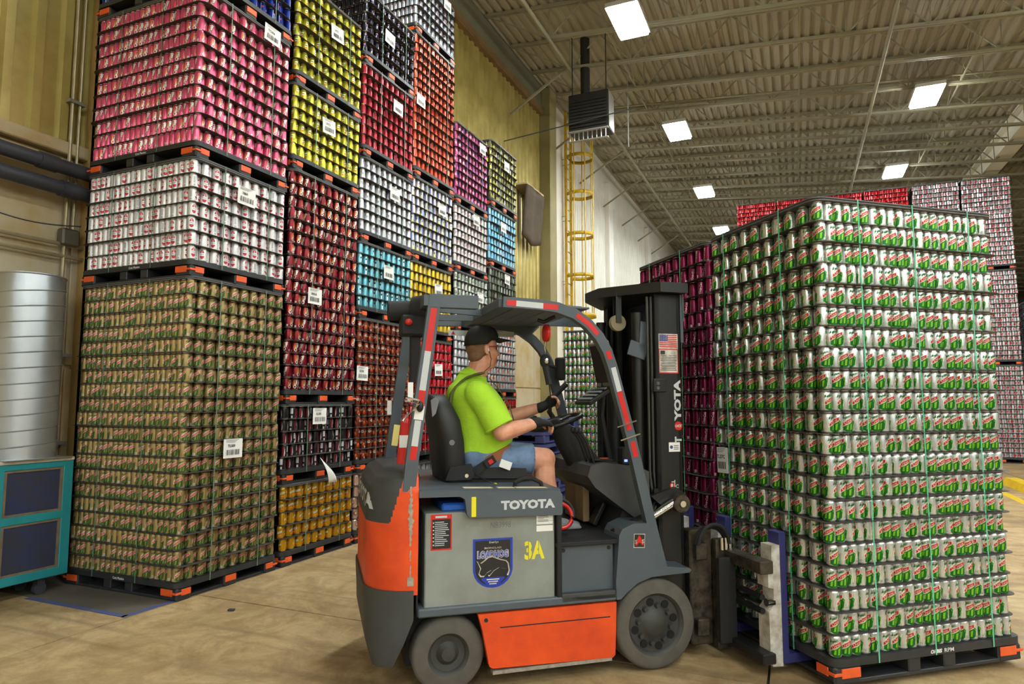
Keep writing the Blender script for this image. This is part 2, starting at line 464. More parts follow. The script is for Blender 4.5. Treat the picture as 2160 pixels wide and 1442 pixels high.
# ================================================================ fixtures on the left wall
m_galv = mat('galvanised', rgb(198, 206, 212), 0.34, 0.85, var=0.12, scale=3)
m_pipe = mat('pipe_dark', rgb(66, 68, 76), 0.5, 0.2, var=0.2, scale=4)
m_conduit = mat('conduit', rgb(170, 158, 126), 0.45, 0.5, var=0.25, scale=6)
for zz, lab in ((3.73, 'upper dark grey pipe running along the side wall'), (3.53, 'lower dark grey pipe running along the side wall')):
    mb = MB().cyl((-6.1, -2, zz), (-6.1, 7, zz), .065, n=16)
    for yy in (3.55 + (.2 if zz < 3.6 else .0), .9): mb.cyl((-6.1, yy, zz), (-6.1, yy + .16, zz), .075, n=16)
    tag(mb.build('wall_pipe', m_pipe, base=(-6.1, -2, zz)), lab, 'pipe', 'dark wall pipes')
e = empty('wall_conduit', (-6.2, 3.92, 0), 'vertical beige conduit with junction box on the wall beside the tan column', 'conduit')
b = (-6.2, 3.92, 0)
MB().cyl((-6.2, 3.88, .3), (-6.2, 3.88, 10), .016, n=8).build('tube', m_conduit, e, b)
MB().cyl((-6.2, 3.95, 3.1), (-6.2, 3.95, 10), .014, n=8).build('tube', m_conduit, e, b)
MB().box(-6.24, -6.14, 3.83, 3.99, 3.03, 3.19, .015).build('junction_box', mat('jbox', rgb(96, 92, 78), .5, .4), e, b)
for zz in (1.2, 2.0, 4.4, 5.6, 6.6): MB().box(-6.23, -6.17, 3.84, 3.99, zz, zz + .03).build('clamp', m_wire, e, b)
for zz, lab in ((3.04, 'thin conduit running sideways into the junction box'), (2.93, 'thin rusty conduit below the junction box')):
    tag(MB().cyl((-6.2, -1.5, zz), (-6.2, 4.3, zz), .018, n=8).build('side_conduit', m_conduit, base=(-6.2, -1.5, zz)), lab, 'conduit')
o = MB().tube([(-6.1, 3.0 + .08 * i, 3.22 - .06 * math.sin(PI * i / 12)) for i in range(13)], .006).build('cable', m_pipe, base=(-6.1, 3, 3.2))
tag(o, 'thin slack cable strung above the side conduits', 'cable')

# teal cooler with the galvanised duct standing on it
m_teal = mat('teal_paint', rgb(34, 138, 146), 0.45, var=0.2, scale=5)
m_cream = mat('cream_top', rgb(214, 208, 190), 0.6, var=.25, scale=6)
m_screen = mat('filter_screen', rgb(46, 48, 62), 0.75, var=0.35, scale=9, bump=.6, var2=rgb(36, 46, 84))
m_filterframe = mat('filter_frame', rgb(132, 118, 96), 0.6, 0.3, var=.3, scale=12)
MX0, MX1, MY0, MY1 = -6.16, -5.76, 1.75, 3.80
mbse = (MX1 - .2, 3.2, 0)
e = empty('air_cooler', mbse, 'teal painted air cooler cabinet with two dark filter screens, a duct on top', 'machine')
mb = MB(); z0, z1 = .14, 1.09
mb.box(MX0, MX1 - .03, MY0, MY1, z0, z1, .01)
mb.build('cabinet', m_teal, e, mbse)
mb = MB()
yb = [(3.26, 3.72), (2.70, 3.16), (2.14, 2.60)]
for a0, a1 in yb:
    pass
ff = MB()
cuts = sorted([MY0] + [v for ab in yb for v in ab] + [MY1])
for i in range(0, len(cuts), 2): ff.box(MX1 - .035, MX1, cuts[i], cuts[i + 1], z0, z1, .004)
for (za, zb) in ((z0, .21), (.61, .675), (1.04, z1)): ff.box(MX1 - .034, MX1 - .001, MY0 + .01, MY1 - .01, za, zb, .004)
ff.build('front_frame', m_teal, e, mbse)
for a0, a1 in yb:
    for (za, zb) in ((.21, .61), (.675, 1.04)):
        s = MB().box(MX1 - .03, MX1 - .018, a0, a1, za, zb).build('filter_screen', m_screen, e, mbse, smooth=0)
        f = MB()
        for q in (a0, a1 - .022): f.box(MX1 - .02, MX1 - .008, q, q + .022, za, zb)
        for q in (za, zb - .018): f.box(MX1 - .02, MX1 - .009, a0, a1, q, q + .018)
        f.build('screen_frame', m_filterframe, s, mbse, smooth=0)
MB().box(MX0 - .01, MX1 + .005, MY0, MY1 + .005, z1, z1 + .03, .006).build('top_plate', m_cream, e, mbse)
for yy in (1.95, 3.62):
    for xx in (MX0 + .06, MX1 - .08):
        MB().cyl((xx - .02, yy, .05), (xx + .02, yy, .05), .05, n=12).box(xx - .03, xx + .03, yy - .03, yy + .03, .08, .14).build('caster', m_pipe, e, mbse)
dc = Vector((-5.985, 3.50, 0)); dr = .245
pr = []; z = z1 + .03
pr.append((dr, z))
ze = 2.66; rib = .128
while z + rib < ze:
    pr += [(dr, z + rib - .012), (dr + .007, z + rib - .006), (dr, z + rib)]; z += rib
pr += [(dr, ze)]
n = 40
mb = MB(); vs = []; k = len(pr)
for r, h in pr:
    for i in range(n):
        a = 2 * PI * i / n; vs.append((dc.x + r * math.cos(a), dc.y + r * math.sin(a), h + (.03 * math.sin(a) if z1 + .1 < h < ze - .05 else 0)))
mb.add(vs, [(j * n + i, j * n + (i + 1) % n, (j + 1) * n + (i + 1) % n, (j + 1) * n + i) for j in range(k - 1) for i in range(n)] + [tuple(range((k - 1) * n, k * n))])
mb.box(dc.x - .27, dc.x + .27, dc.y - .27, dc.y + .27, z1 + .03, z1 + .036)
tag(mb.build('spiral_duct', m_galv, base=(dc.x, dc.y, z1 + .03), smooth=.8), 'galvanised spiral duct standing on the teal air cooler', 'duct')

# yellow caged ladder on the white wall
m_lad = mat('ladder_yellow', rgb(206, 172, 22), 0.5, var=.25, scale=4, var2=rgb(168, 128, 24))
lb = (-6.0, 18.2, 2.9)
e = empty('caged_ladder', lb, 'yellow caged access ladder on the white ribbed wall', 'ladder')
lx, ly0, ly1 = -5.95, 17.75, 18.22
for yy in (ly0, ly1): MB().box(lx - .035, lx + .035, yy - .035, yy + .035, 2.9, 10.0).build('rail', m_lad, e, lb, smooth=0)
z = 3.1
while z < 9.9:
    MB().cyl((lx, ly0, z), (lx, ly1, z), .018, n=6).build('rung', m_lad, e, lb); z += .31
hoopz = [4.0, 5.15, 6.35, 7.55, 8.65, 9.6]
cx, cy, cr = lx + .36, (ly0 + ly1) / 2, .40
def hoop(t): return (cx + cr * math.cos(t) * .95, cy + cr * math.sin(t))
for hz in hoopz:
    r_ = 1.0 if hz > 4.1 else 1.12
    pts = [(lx, ly0, hz)] + [(cx + (hoop(t)[0] - cx) * r_, cy + (hoop(t)[1] - cy) * r_, hz) for t in np.linspace(-2.2, 2.2, 20)] + [(lx, ly1, hz)]
    mb = MB(); vs = []
    for p in pts: vs += [(p[0], p[1], hz - .05), (p[0], p[1], hz + .05)]
    mb.add(vs, [(2 * i, 2 * i + 2, 2 * i + 3, 2 * i + 1) for i in range(len(pts) - 1)])
    o = mb.build('hoop', m_lad, e, lb); md = o.modifiers.new('t', 'SOLIDIFY'); md.thickness = .008
for t in (-1.75, -.9, 0, .9, 1.75):
    x, y = hoop(t); MB().box(x - .008, x + .008, y - .035, y + .035, 4.0, 9.6).build('cage_bar', m_lad, e, lb, smooth=0)
for hz in (5.0, 6.9, 8.6):
    for yy in (ly0, ly1): MB().beam((XW, yy, hz), (lx, yy, hz), .04, .008).build('wall_bracket', m_wire, e, lb, smooth=0)

# unit heater
hb = (-4.15, 14.2, 7.65)
e = empty('unit_heater', hb, 'dusty black box heater hanging from the roof beside the caged ladder', 'heater')
m_heat = mat('heater_black', rgb(40, 38, 34), .6, .3, var=.3, scale=4)
MB().box(-4.62, -3.68, 14.0, 14.5, 7.72, 8.62, .02).build('casing', m_heat, e, hb)
MB().box(-3.675, -3.668, 14.03, 14.47, 7.76, 8.6).build('side_panel', mat('heater_side', rgb(172, 172, 166), .4, .5), e, hb)
for i in range(9): MB().obox((-4.15, 13.985, 7.82 + .075 * i), (.86, .035, .008), Matrix.Rotation(.6, 3, 'X')).build('louver', m_heat, e, hb, smooth=0)
mb = MB()
for i in range(9): mb.box(-4.58 + .105 * i, -4.575 + .105 * i, 13.96, 14.02, 7.5, 7.72)
mb.box(-4.62, -3.68, 13.95, 14.02, 7.70, 7.73).box(-4.62, -3.68, 13.95, 14.02, 7.48, 7.5); mb.build('guard', m_wire, e, hb, smooth=0)
mb = MB().cyl((-4.3, 14.3, 8.6), (-4.3, 14.3, roof_z(-4.3)), .11, n=14); mb.build('flue', m_heat, e, hb)
for xx in (-4.55, -3.75): MB().cyl((xx, 14.1, 8.6), (xx, 14.1, roof_z(xx) - .05), .012, n=6).build('hanger_rod', m_heat, e, hb)
o = MB().cyl((-3.3, 14.3, 7.3), (-3.3, 14.3, 8.5), .014, n=8).cyl((-3.3, 14.3, 8.5), (-3.3, 14.3, roof_z(-3.3) - .8), .006, n=6).build('drop_tube', m_wire, base=(-3.3, 14.3, 7.3))
tag(o, 'thin grey drop tube hanging beside the black heater', 'tube')
o = MB().cyl((XW + .1, 13.9, 7.75), (-3.1, 13.9, 8.0), .013, n=8).build('gas_pipe', m_pipe, base=(XW + .1, 13.9, 7.75))
tag(o, 'thin dark pipe reaching from the yellow wall to the heater', 'pipe')

# brown padded mat hung on the yellow wall
mb = MB()
mb.grid(lambda u, v: (XW + .45 - .10 * (1 - v) + .03 * math.sin(u * 7), 14.5 + 1.15 * u, 5.6 + 1.25 * v - .12 * math.sin(3 * u) * (1 - v)), 14, 8)
o = mb.build('wall_mat', mat('mat_brown', rgb(86, 74, 60), .9, var=.3, scale=3), base=(XW + .4, 15.3, 5.4)); md = o.modifiers.new('t', 'SOLIDIFY'); md.thickness = .05
tag(o, 'brown padded mat hanging from the yellow wall near the steel column', 'mat')
MB().box(XW, XW + .45, 14.5, 15.65, 6.86, 6.9).build('mat_shelf', m_beige, wl)

# far right: yellow floor barrier and line, dark items
m_ybar = mat('barrier_yellow', rgb(226, 190, 30), .5, var=.25, scale=6)
prf = [(-.16, 0), (.16, 0), (.10, .13), (-.10, .13)]
o = MB().prism([(3.72 + a, z) for a, z in prf], 13.6, 15.6).build('floor_barrier', m_ybar, base=(3.72, 14.6, 0), smooth=0)
tag(o, 'yellow trapezoid floor barrier on the concrete beside the far stacks', 'barrier')
o = MB().box(3.16, 3.30, 11.0, 15.8, 0.0, .003).build('floor_line', m_ybar, base=(3.2, 13, 0), smooth=0); tag(o, 'yellow painted line on the concrete beside the barrier', 'floor line')
# tape and debris
for (a, lab) in (((-5.80, -4.64, 3.49, 3.54), 'strip of worn blue tape across the end of the grey floor strip'), ((-4.67, -4.62, 3.49, 12.2), 'strip of worn blue tape along the foot of the stacks')):
    o = MB().box(*a, .002, .004).build('floor_tape', m_tape, base=((a[0] + a[1]) / 2, (a[2] + a[3]) / 2, 0), smooth=0); tag(o, lab, 'tape')
o = MB().obox((-4.03, 3.93, .008), (.05, .03, .012), Matrix.Rotation(.4, 3, 'Z'), .003).build('floor_scrap', m_pipe, base=(-4.03, 3.93, 0)); tag(o, 'small dark scrap lying on the open concrete floor', 'debris')

# ================================================================ soda cans
CR, CD_, PT = .0327, .0662, .1235
RY = CD_ * math.sqrt(3) / 2
MM = 0.001
HALF = PI * CR / MM                                   # half circumference in mm
m_alu = mat('can_aluminium', rgb(214, 216, 218), 0.25, 0.9)
def D_poly(pts): return [(pts[0], pts[i], pts[i + 1]) for i in range(1, len(pts) - 1)]
def D_rect(s0, s1, z0, z1): return D_poly([(s0, z0), (s1, z0), (s1, z1), (s0, z1)])
def D_ell(cs, cz, a, b, t0=0, t1=360, n=12):
    return D_poly([(cs + a * math.cos(math.radians(t0 + (t1 - t0) * i / n)), cz + b * math.sin(math.radians(t0 + (t1 - t0) * i / n))) for i in range(n + 1)])
def D_text(s, h, cs, cz, ang=0.0, width=None, bold=0.03, shear=0.0):
    V, T = text2d(s, bold, shear)
    hh = max(p[1] for p in V) - min(p[1] for p in V); ww = max(p[0] for p in V) - min(p[0] for p in V)
    sy = h / hh; sx = width / ww if width else sy; c, q = math.cos(math.radians(ang)), math.sin(math.radians(ang))
    P = [(cs + x * sx * c - y * sy * q, cz + x * sx * q + y * sy * c) for x, y in V]
    return [tuple(P[i] for i in t) for t in T]
def clip_band(poly, lo, hi):
    def half(pl, k, keep):
        out = []
        for i in range(len(pl)):
            a, b = pl[i], pl[(i + 1) % len(pl)]; ia, ib = keep(a[0]), keep(b[0])
            if ia: out.append(a)
            if ia != ib:
                t = (k - a[0]) / (b[0] - a[0]); out.append((k, a[1] + t * (b[1] - a[1])))
        return out
    pl = half(list(poly), lo, lambda x: x >= lo - 1e-9)
    return half(pl, hi, lambda x: x <= hi + 1e-9) if len(pl) > 2 else []
def can_mesh(name, base, prints, n=16, metal=0.55, rough=0.27):
    """prints: list of (colour, [triangles in mm]) laid over the body, later ones on top"""
    mats = [ink(base, metal, rough), m_alu]; mb = MB()
    prof = [(.020, .004), (.0255, 0.0), (.0325, .009), (CR, .013), (CR, .104), (.0312, .110), (.0268, .1175), (.0278, .1190), (.0278, .1210), (.0250, .1200)]
    vs = []; k = len(prof)
    for r, h in prof:
        for i in range(n): vs.append((r * math.cos(2 * PI * i / n), r * math.sin(2 * PI * i / n), h))
    for j in range(k - 1):
        mb.add([], [], 0)
    n0 = 0; mb.v += vs
    for j in range(k - 1):
        for i in range(n):
            mb.f.append((j * n + i, j * n + (i + 1) % n, (j + 1) * n + (i + 1) % n, (j + 1) * n + i)); mb.m.append(0 if 2 <= j <= 5 else 1)
    mb.f.append(tuple(range((k - 1) * n, k * n))); mb.m.append(1)
    mb.f.append(tuple(reversed(range(n)))); mb.m.append(1)
    w = 2 * HALF / n
    for li, (col, tris) in enumerate(prints):
        mt = ink(col, metal * .6, rough + .05)
        if mt in mats: mi = mats.index(mt)
        else: mats.append(mt); mi = len(mats) - 1
        off = .00018 * (li + 1)
        for t in tris:
            lo, hi = min(p[0] for p in t), max(p[0] for p in t)
            for b in range(math.floor(lo / w), math.floor((hi - 1e-6) / w) + 1):
                pl = clip_band(t, b * w, (b + 1) * w)
                if len(pl) < 3: continue
                P = []
                for s, z in pl:
                    th = s / (2 * HALF) * 2 * PI; loc = th - (b + .5) * 2 * PI / n
                    r = (CR * math.cos(PI / n) + off) / max(.5, math.cos(loc)); P.append((r * math.cos(th), r * math.sin(th), z * MM))
                mb.add(P, [tuple(range(len(P)))], mi)
    me = mb.mesh(name, mats, smooth=0.75)
    return me
def both(fn):
    out = []
    for s in (0, HALF): out += fn(s)
    return out
def nutrition(c=(.62, .62, .60), s=HALF / 2):
    return [(c, D_rect(s - 8, s + 9, 14, 33)), ((.02, .02, .02), sum((D_rect(s - 6 + 2.2 * i, s - 5.2 + 2.2 * i, 17, 30) for i in range(6)), []))]
def dew(light, red, dk, lime, name, base, n):
    pale = tuple(.55 * a + .45 * b for a, b in zip(lime, base))
    P = [(pale, both(lambda s: D_poly([(s - 30, 10), (s + 22, 8), (s + 42, 30), (s + 44, 72), (s + 30, 80), (s - 34, 46)]))), (light, both(lambda s: D_poly([(s - 36, 34), (s + 32, 74), (s + 34, 94), (s - 8, 82), (s - 34, 62)]))),
         (dk, both(lambda s: D_poly([(s - 30, 18), (s - 10, 8), (s + 20, 8), (s + 36, 24), (s + 38, 64), (s + 26, 66), (s + 2, 50), (s - 28, 38)]) + D_poly([(s + 30, 76), (s + 42, 66), (s + 38, 44), (s + 27, 58)]) + D_poly([(s - 36, 80), (s - 26, 100), (s - 22, 84)]))),
         (lime, both(lambda s: D_poly([(s - 13, 20), (s - 2, 20), (s + 1, 47), (s - 9, 42)]) + D_poly([(s + 8, 18), (s + 18, 20), (s + 24, 57), (s + 10, 50)]) + D_poly([(s + 33, 72), (s + 38, 60), (s + 34, 52)]))),
         (red, both(lambda s: D_poly([(s - 31, 40), (s + 29, 75), (s + 30, 92), (s - 6, 74), (s - 30, 55)])))]
    if n >= 12:
        P.append((light, both(lambda s: D_text('Dew', 15, s - 1, 68, 30, 50, bold=-.005, shear=.1))))
        P.append((dk, both(lambda s: D_text('Mtn', 13, s - 6, 92, 28, 32, bold=.03, shear=.2))))
    return can_mesh(name, base, P + nutrition(), n, .72 if name == 'can_lime' else .5, .27 if name == 'can_lime' else .36)
def crush(name, base, splash, n, white=(.80, .80, .76), word='Crush'):
    P = [(splash, both(lambda s: D_poly([(s - 26, 30), (s - 4, 38), (s + 2, 100), (s - 16, 100), (s - 24, 70)]))),
         ((.75, .55, .10), both(lambda s: D_poly([(s - 14, 48), (s - 4, 44), (s - 2, 90)]))),
         ((.02, .02, .02), both(lambda s: D_text(word, 30, s + 7.4, 58.6, 73, 92, bold=.05, shear=.1))),
         (white, both(lambda s: D_text(word, 30, s + 6, 60, 73, 92, bold=.045, shear=.1)))]
    return can_mesh(name, base, P + nutrition((.70, .70, .70)), n)
SIL = (.60, .62, .63)
def F(name, n):
    """can mesh by flavour"""
    if name == 'lime': return dew((.72, .72, .62), rgb(206, 30, 46), rgb(20, 110, 40), rgb(130, 200, 40), 'can_lime', (.62, .65, .64), n)
    if name == 'gold': return dew((.66, .60, .48), rgb(214, 74, 92), rgb(58, 92, 44), rgb(136, 140, 66), 'can_gold', rgb(162, 138, 86), n)
    if name == 'pink': return crush('can_pink', rgb(224, 92, 132), rgb(206, 90, 90), n)
    if name == 'cherry': return crush('can_cherry', rgb(128, 26, 40), rgb(196, 82, 30), n)
    if name == 'white':
        R = rgb(190, 44, 58)
        P = [(R, both(lambda s: D_ell(s, 74, 17, 27, 0, 180) + D_ell(s, 50, 18, 27, 180, 360))), ((.75, .75, .75), both(lambda s: D_rect(s - 5, s - 1, 74, 96) + D_rect(s + 4, s + 6, 74, 94))),
             ((.10, .10, .14), both(lambda s: D_text('COOL', 9, s, 62, 0, 27, bold=.04) if False else sum((D_rect(s - 14 + 6 * i, s - 10.5 + 6 * i, 58, 66) for i in range(5)), [])))]
        return can_mesh('can_white', (.74, .74, .74), P + [((.45, .46, .48), D_rect(HALF / 2 - 9, HALF / 2 + 9, 40, 96))] + nutrition(), n, .35, .35)
    if name == 'yellow':
        P = [(rgb(232, 236, 190), both(lambda s: D_poly([(s - 20, 50), (s + 8, 60), (s + 20, 96), (s - 16, 86)]))), (rgb(224, 120, 40), both(lambda s: D_ell(s - 8, 42, 11, 13))), (rgb(96, 150, 50), both(lambda s: D_poly([(s + 10, 22), (s + 24, 34), (s + 22, 62), (s + 12, 50)]))),
             (rgb(60, 60, 50), both(lambda s: D_rect(s - 14, s + 8, 68, 76)))]
        return can_mesh('can_yellow', rgb(206, 200, 58), P + nutrition(), n)
    if name == 'zero':
        P = [(rgb(120, 22, 34), both(lambda s: D_rect(s - 15, s + 12, 12, 100))), ((.70, .70, .70), both(lambda s: D_poly([(s + 6, 12), (s + 12, 12), (s + 19, 40), (s + 16, 72), (s + 12, 96), (s + 12, 60), (s + 13, 36)]))),
             ((.62, .62, .66), D_rect(HALF / 2 - 15, HALF / 2 + 13, 50, 106)), ((.60, .60, .60), D_rect(HALF / 2 - 8, HALF / 2 + 9, 8, 32))]
        return can_mesh('can_zero', (.012, .012, .014), P, n, .3, .3)
    if name == 'mustard':
        P = [((.75, .74, .66), both(lambda s: D_poly([(s - 24, 48), (s + 22, 64), (s + 22, 82), (s - 24, 66)]))), (rgb(120, 130, 30), both(lambda s: D_ell(s - 4, 92, 14, 9))), (rgb(226, 130, 20), both(lambda s: D_ell(s, 34, 20, 9))), (rgb(130, 120, 100), both(lambda s: D_text('Squirt', 9, s, 65, 19, 40, bold=.04, shear=.2)))]
        return can_mesh('can_mustard', rgb(200, 150, 24), P, n, .45)
    if name == 'root':
        P = [(rgb(196, 70, 30), both(lambda s: D_rect(s - 26, s + 26, 94, 108) + D_ell(s + 40, 50, 16, 20))), ((.70, .68, .60), both(lambda s: D_ell(s, 74, 22, 15))), ((.02, .02, .02), both(lambda s: D_text('A&W', 13, s, 74, 0, 34, bold=.06))), (rgb(230, 130, 50), both(lambda s: D_ell(s + 40, 62, 8, 12)))]
        return can_mesh('can_root', rgb(116, 52, 36), P + nutrition(), n, .5)
    if name == 'dietroot':
        P = [(rgb(150, 70, 58), both(lambda s: D_ell(s, 66, 22, 24))), ((.66, .62, .56), both(lambda s: D_ell(s + 3, 68, 12, 14)))]
        return can_mesh('can_dietroot', rgb(206, 176, 158), P + nutrition(), n)
    if name == 'teal':
        P = [((.70, .80, .82), both(lambda s: D_rect(s - 12, s + 4, 20, 104))), (rgb(16, 92, 112), both(lambda s: D_rect(s + 12, s + 17, 10, 106))), (rgb(30, 40, 60), both(lambda s: D_ell(s - 4, 72, 9, 12)))]
        return can_mesh('can_teal', rgb(112, 184, 200), P, n)
    if name == 'silver':
        P = [((.16, .15, .2), both(lambda s: D_ell(s + 8, 60, 9, 15))), (rgb(130, 40, 60), both(lambda s: D_ell(s - 10, 76, 5, 8))), ((.74, .75, .78), both(lambda s: D_rect(s - 30, s - 16, 12, 104)))]
        return can_mesh('can_silver', (.58, .60, .64), P, n)
    if name == 'red':
        P = [((.75, .6, .6), both(lambda s: D_rect(s - 10, s - 4, 14, 100))), (rgb(130, 14, 30), both(lambda s: D_rect(s + 10, s + 22, 10, 106)))]
        return can_mesh('can_red', rgb(178, 42, 56), P, n)
    if name == 'black':
        P = [((.55, .57, .62), both(lambda s: D_poly([(s - 18, 12), (s - 8, 12), (s + 2, 70), (s - 10, 60)]))), (rgb(40, 70, 150), both(lambda s: D_ell(s, 82, 13, 13, 180, 360))), (rgb(196, 40, 60), both(lambda s: D_ell(s, 86, 12, 11, 0, 180))), ((.7, .7, .72), both(lambda s: D_rect(s - 12, s + 12, 81, 86)))]
        return can_mesh('can_black', (.03, .03, .045), P + nutrition(), n, .6)
    if name == 'pepsisilver':
        P = [(rgb(60, 90, 150), both(lambda s: D_ell(s, 80, 13, 13, 180, 360))), (rgb(206, 50, 66), both(lambda s: D_ell(s, 84, 12, 11, 0, 180))), ((.30, .33, .42), both(lambda s: D_rect(s + 22, s + 40, 12, 104)))]
        return can_mesh('can_pepsisilver', (.52, .56, .62), P, n)
    if name == 'orange':
        P = [((.8, .66, .5), both(lambda s: D_rect(s - 8, s + 2, 14, 100))), (rgb(160, 30, 20), both(lambda s: D_rect(s + 14, s + 26, 10, 106)))]
        return can_mesh('can_orange', rgb(216, 84, 56), P, n)
    if name == 'mixed':
        P = [(rgb(226, 226, 90), both(lambda s: D_poly([(s - 14, 14), (s + 14, 14), (s + 10, 52), (s - 10, 46)]))), (rgb(96, 140, 206), both(lambda s: D_rect(s + 24, s + 40, 14, 104))), (rgb(60, 60, 90), both(lambda s: D_ell(s, 76, 10, 10))), (rgb(206, 120, 150), both(lambda s: D_rect(s + 44, s + 50, 14, 104)))]
        return can_mesh('can_mixed', (.62, .63, .66), P, n, .5)
    if name == 'sun':
        P = [((.8, .78, .6), both(lambda s: D_rect(s - 10, s + 2, 12, 104))), (rgb(170, 130, 20), both(lambda s: D_rect(s + 14, s + 26, 10, 106)))]
        return can_mesh('can_sun', rgb(226, 196, 50), P, n, .5)
    if name in ('cola', 'magenta'):
        base = rgb(206, 20, 36) if name == 'cola' else rgb(134, 28, 76)
        P = [((.72, .66, .68), both(lambda s: D_text('Coca-Cola', 19, s, 58, 80, 90, bold=.02, shear=.4)))]
        return can_mesh('can_' + name, base, P + nutrition((.70, .70, .70)), n, .55)
    if name == 'purple':
        P = [(rgb(232, 120, 150), both(lambda s: D_ell(s, 60, 18, 26))), (rgb(70, 60, 140), both(lambda s: D_rect(s + 24, s + 38, 12, 104))), ((.75, .7, .75), both(lambda s: D_text('S', 40, s, 60, 20, None, .05)))]
        return can_mesh('can_purple', rgb(180, 76, 126), P, n)
    if name == 'whitered':
        P = [(rgb(176, 60, 80), both(lambda s: D_poly([(s - 20, 50), (s + 18, 62), (s + 18, 82), (s - 20, 72)]))), ((.74, .74, .74), both(lambda s: D_text('RC', 11, s, 66, 17, 24, .05)))]
        return can_mesh('can_whitered', (.66, .64, .65), P, n, .4)
    if name == 'greensilver':
        P = [((.05, .09, .05), both(lambda s: D_text('G', 46, s, 60, 0, None, .05))), (rgb(80, 110, 60), both(lambda s: D_rect(s + 26, s + 38, 12, 104)))]
        return can_mesh('can_greensilver', (.56, .60, .57), P, n)
    if name == 'blackyellow':
        P = [(rgb(216, 206, 60), both(lambda s: D_rect(s - 14, s + 6, 12, 72))), ((.6, .62, .6), both(lambda s: D_rect(s + 14, s + 28, 12, 104)))]
        return can_mesh('can_blackyellow', rgb(96, 92, 50), P, n)
    if name == 'sky':
        P = [((.75, .8, .85), both(lambda s: D_rect(s - 12, s + 4, 12, 104))), (rgb(30, 90, 160), both(lambda s: D_rect(s + 16, s + 26, 12, 104)))]
        return can_mesh('can_sky', rgb(112, 178, 208), P, n)
    if name == 'olive':
        P = [((.6, .62, .6), both(lambda s: D_rect(s - 10, s + 2, 12, 104))), ((.03, .04, .03), both(lambda s: D_rect(s + 10, s + 34, 12, 104)))]
        return can_mesh('can_olive', rgb(92, 100, 84), P, n)
    if name == 'silverorange':
        P = [(rgb(206, 80, 44), both(lambda s: D_ell(s, 62, 14, 26))), ((.3, .28, .3), both(lambda s: D_rect(s + 22, s + 32, 12, 104)))]
        return can_mesh('can_silverorange', (.56, .56, .58), P, n)
    if name == 'dietcola':
        P = [(rgb(200, 30, 46), both(lambda s: D_poly([(s - 18, 26), (s + 16, 40), (s + 18, 92), (s - 16, 78)])))]
        return can_mesh('can_dietcola', (.56, .57, .60), P, n)
    if name == 'blue':
        P = [((.5, .55, .65), both(lambda s: D_rect(s - 10, s - 3, 12, 104))), (rgb(200, 50, 70), both(lambda s: D_ell(s + 8, 70, 8, 10)))]
        return can_mesh('can_blue', rgb(24, 50, 150), P, n)
    if name == 'dark':  # darkness of the unlit bay is put into the can colour
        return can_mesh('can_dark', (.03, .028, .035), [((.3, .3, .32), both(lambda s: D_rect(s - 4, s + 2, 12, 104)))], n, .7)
CANM = {}
def canm(name, n):
    if (name, n) not in CANM: CANM[(name, n)] = F(name, n)
    return CANM[(name, n)]
WORD = {'lime': 'silver soda can printed red and green', 'gold': 'gold soda can printed red and green', 'pink': 'pink soda can with slanted white lettering', 'white': 'white soda can with a red round badge',
        'yellow': 'bright yellow-green soda can', 'cherry': 'cherry red soda can with white lettering', 'zero': 'black soda can with a dark red panel', 'mustard': 'mustard yellow soda can',
        'root': 'brown root beer can with a white oval', 'dietroot': 'pale copper soda can', 'teal': 'teal soda can', 'silver': 'plain silver soda can', 'red': 'red soda can with silver stripe', 'black': 'black soda can with a round badge',
        'pepsisilver': 'silver-blue soda can with a round badge', 'orange': 'orange-red soda can', 'mixed': 'pale soda can with yellow and blue patches', 'sun': 'sunny yellow soda can', 'cola': 'bright red cola can with white script',
        'magenta': 'magenta cola can with white script', 'purple': 'pink-purple soda can', 'whitered': 'white soda can with red band', 'greensilver': 'silver-green soda can', 'blackyellow': 'black and yellow soda can', 'sky': 'sky blue soda can',
        'olive': 'dark olive soda can', 'silverorange': 'silver soda can with orange patch', 'dietcola': 'silver cola can with red patch', 'blue': 'deep blue soda can', 'dark': 'soda can coloured dark to look unlit'}
SHORT = {'lime': 'silver-green', 'gold': 'gold', 'pink': 'pink', 'white': 'white', 'yellow': 'lemon-yellow', 'cherry': 'cherry-red', 'zero': 'black', 'mustard': 'mustard', 'root': 'brown', 'dietroot': 'copper', 'teal': 'teal', 'silver': 'plain silver', 'red': 'striped red',
         'black': 'black', 'pepsisilver': 'silver-blue', 'orange': 'orange-red', 'mixed': 'pale patchy', 'sun': 'sunny yellow', 'cola': 'bright red', 'magenta': 'magenta', 'purple': 'purple', 'whitered': 'white-and-red', 'greensilver': 'grey-green', 'blackyellow': 'black-and-yellow', 'sky': 'sky-blue',
         'olive': 'olive', 'silverorange': 'silver-and-orange', 'dietcola': 'silver-red', 'blue': 'deep blue', 'dark': 'dark'}
KNAME = {'lime': 'lime', 'gold': 'gold', 'pink': 'pink', 'white': 'white', 'yellow': 'yellow', 'cherry': 'cherry', 'zero': 'black', 'mustard': 'mustard'}

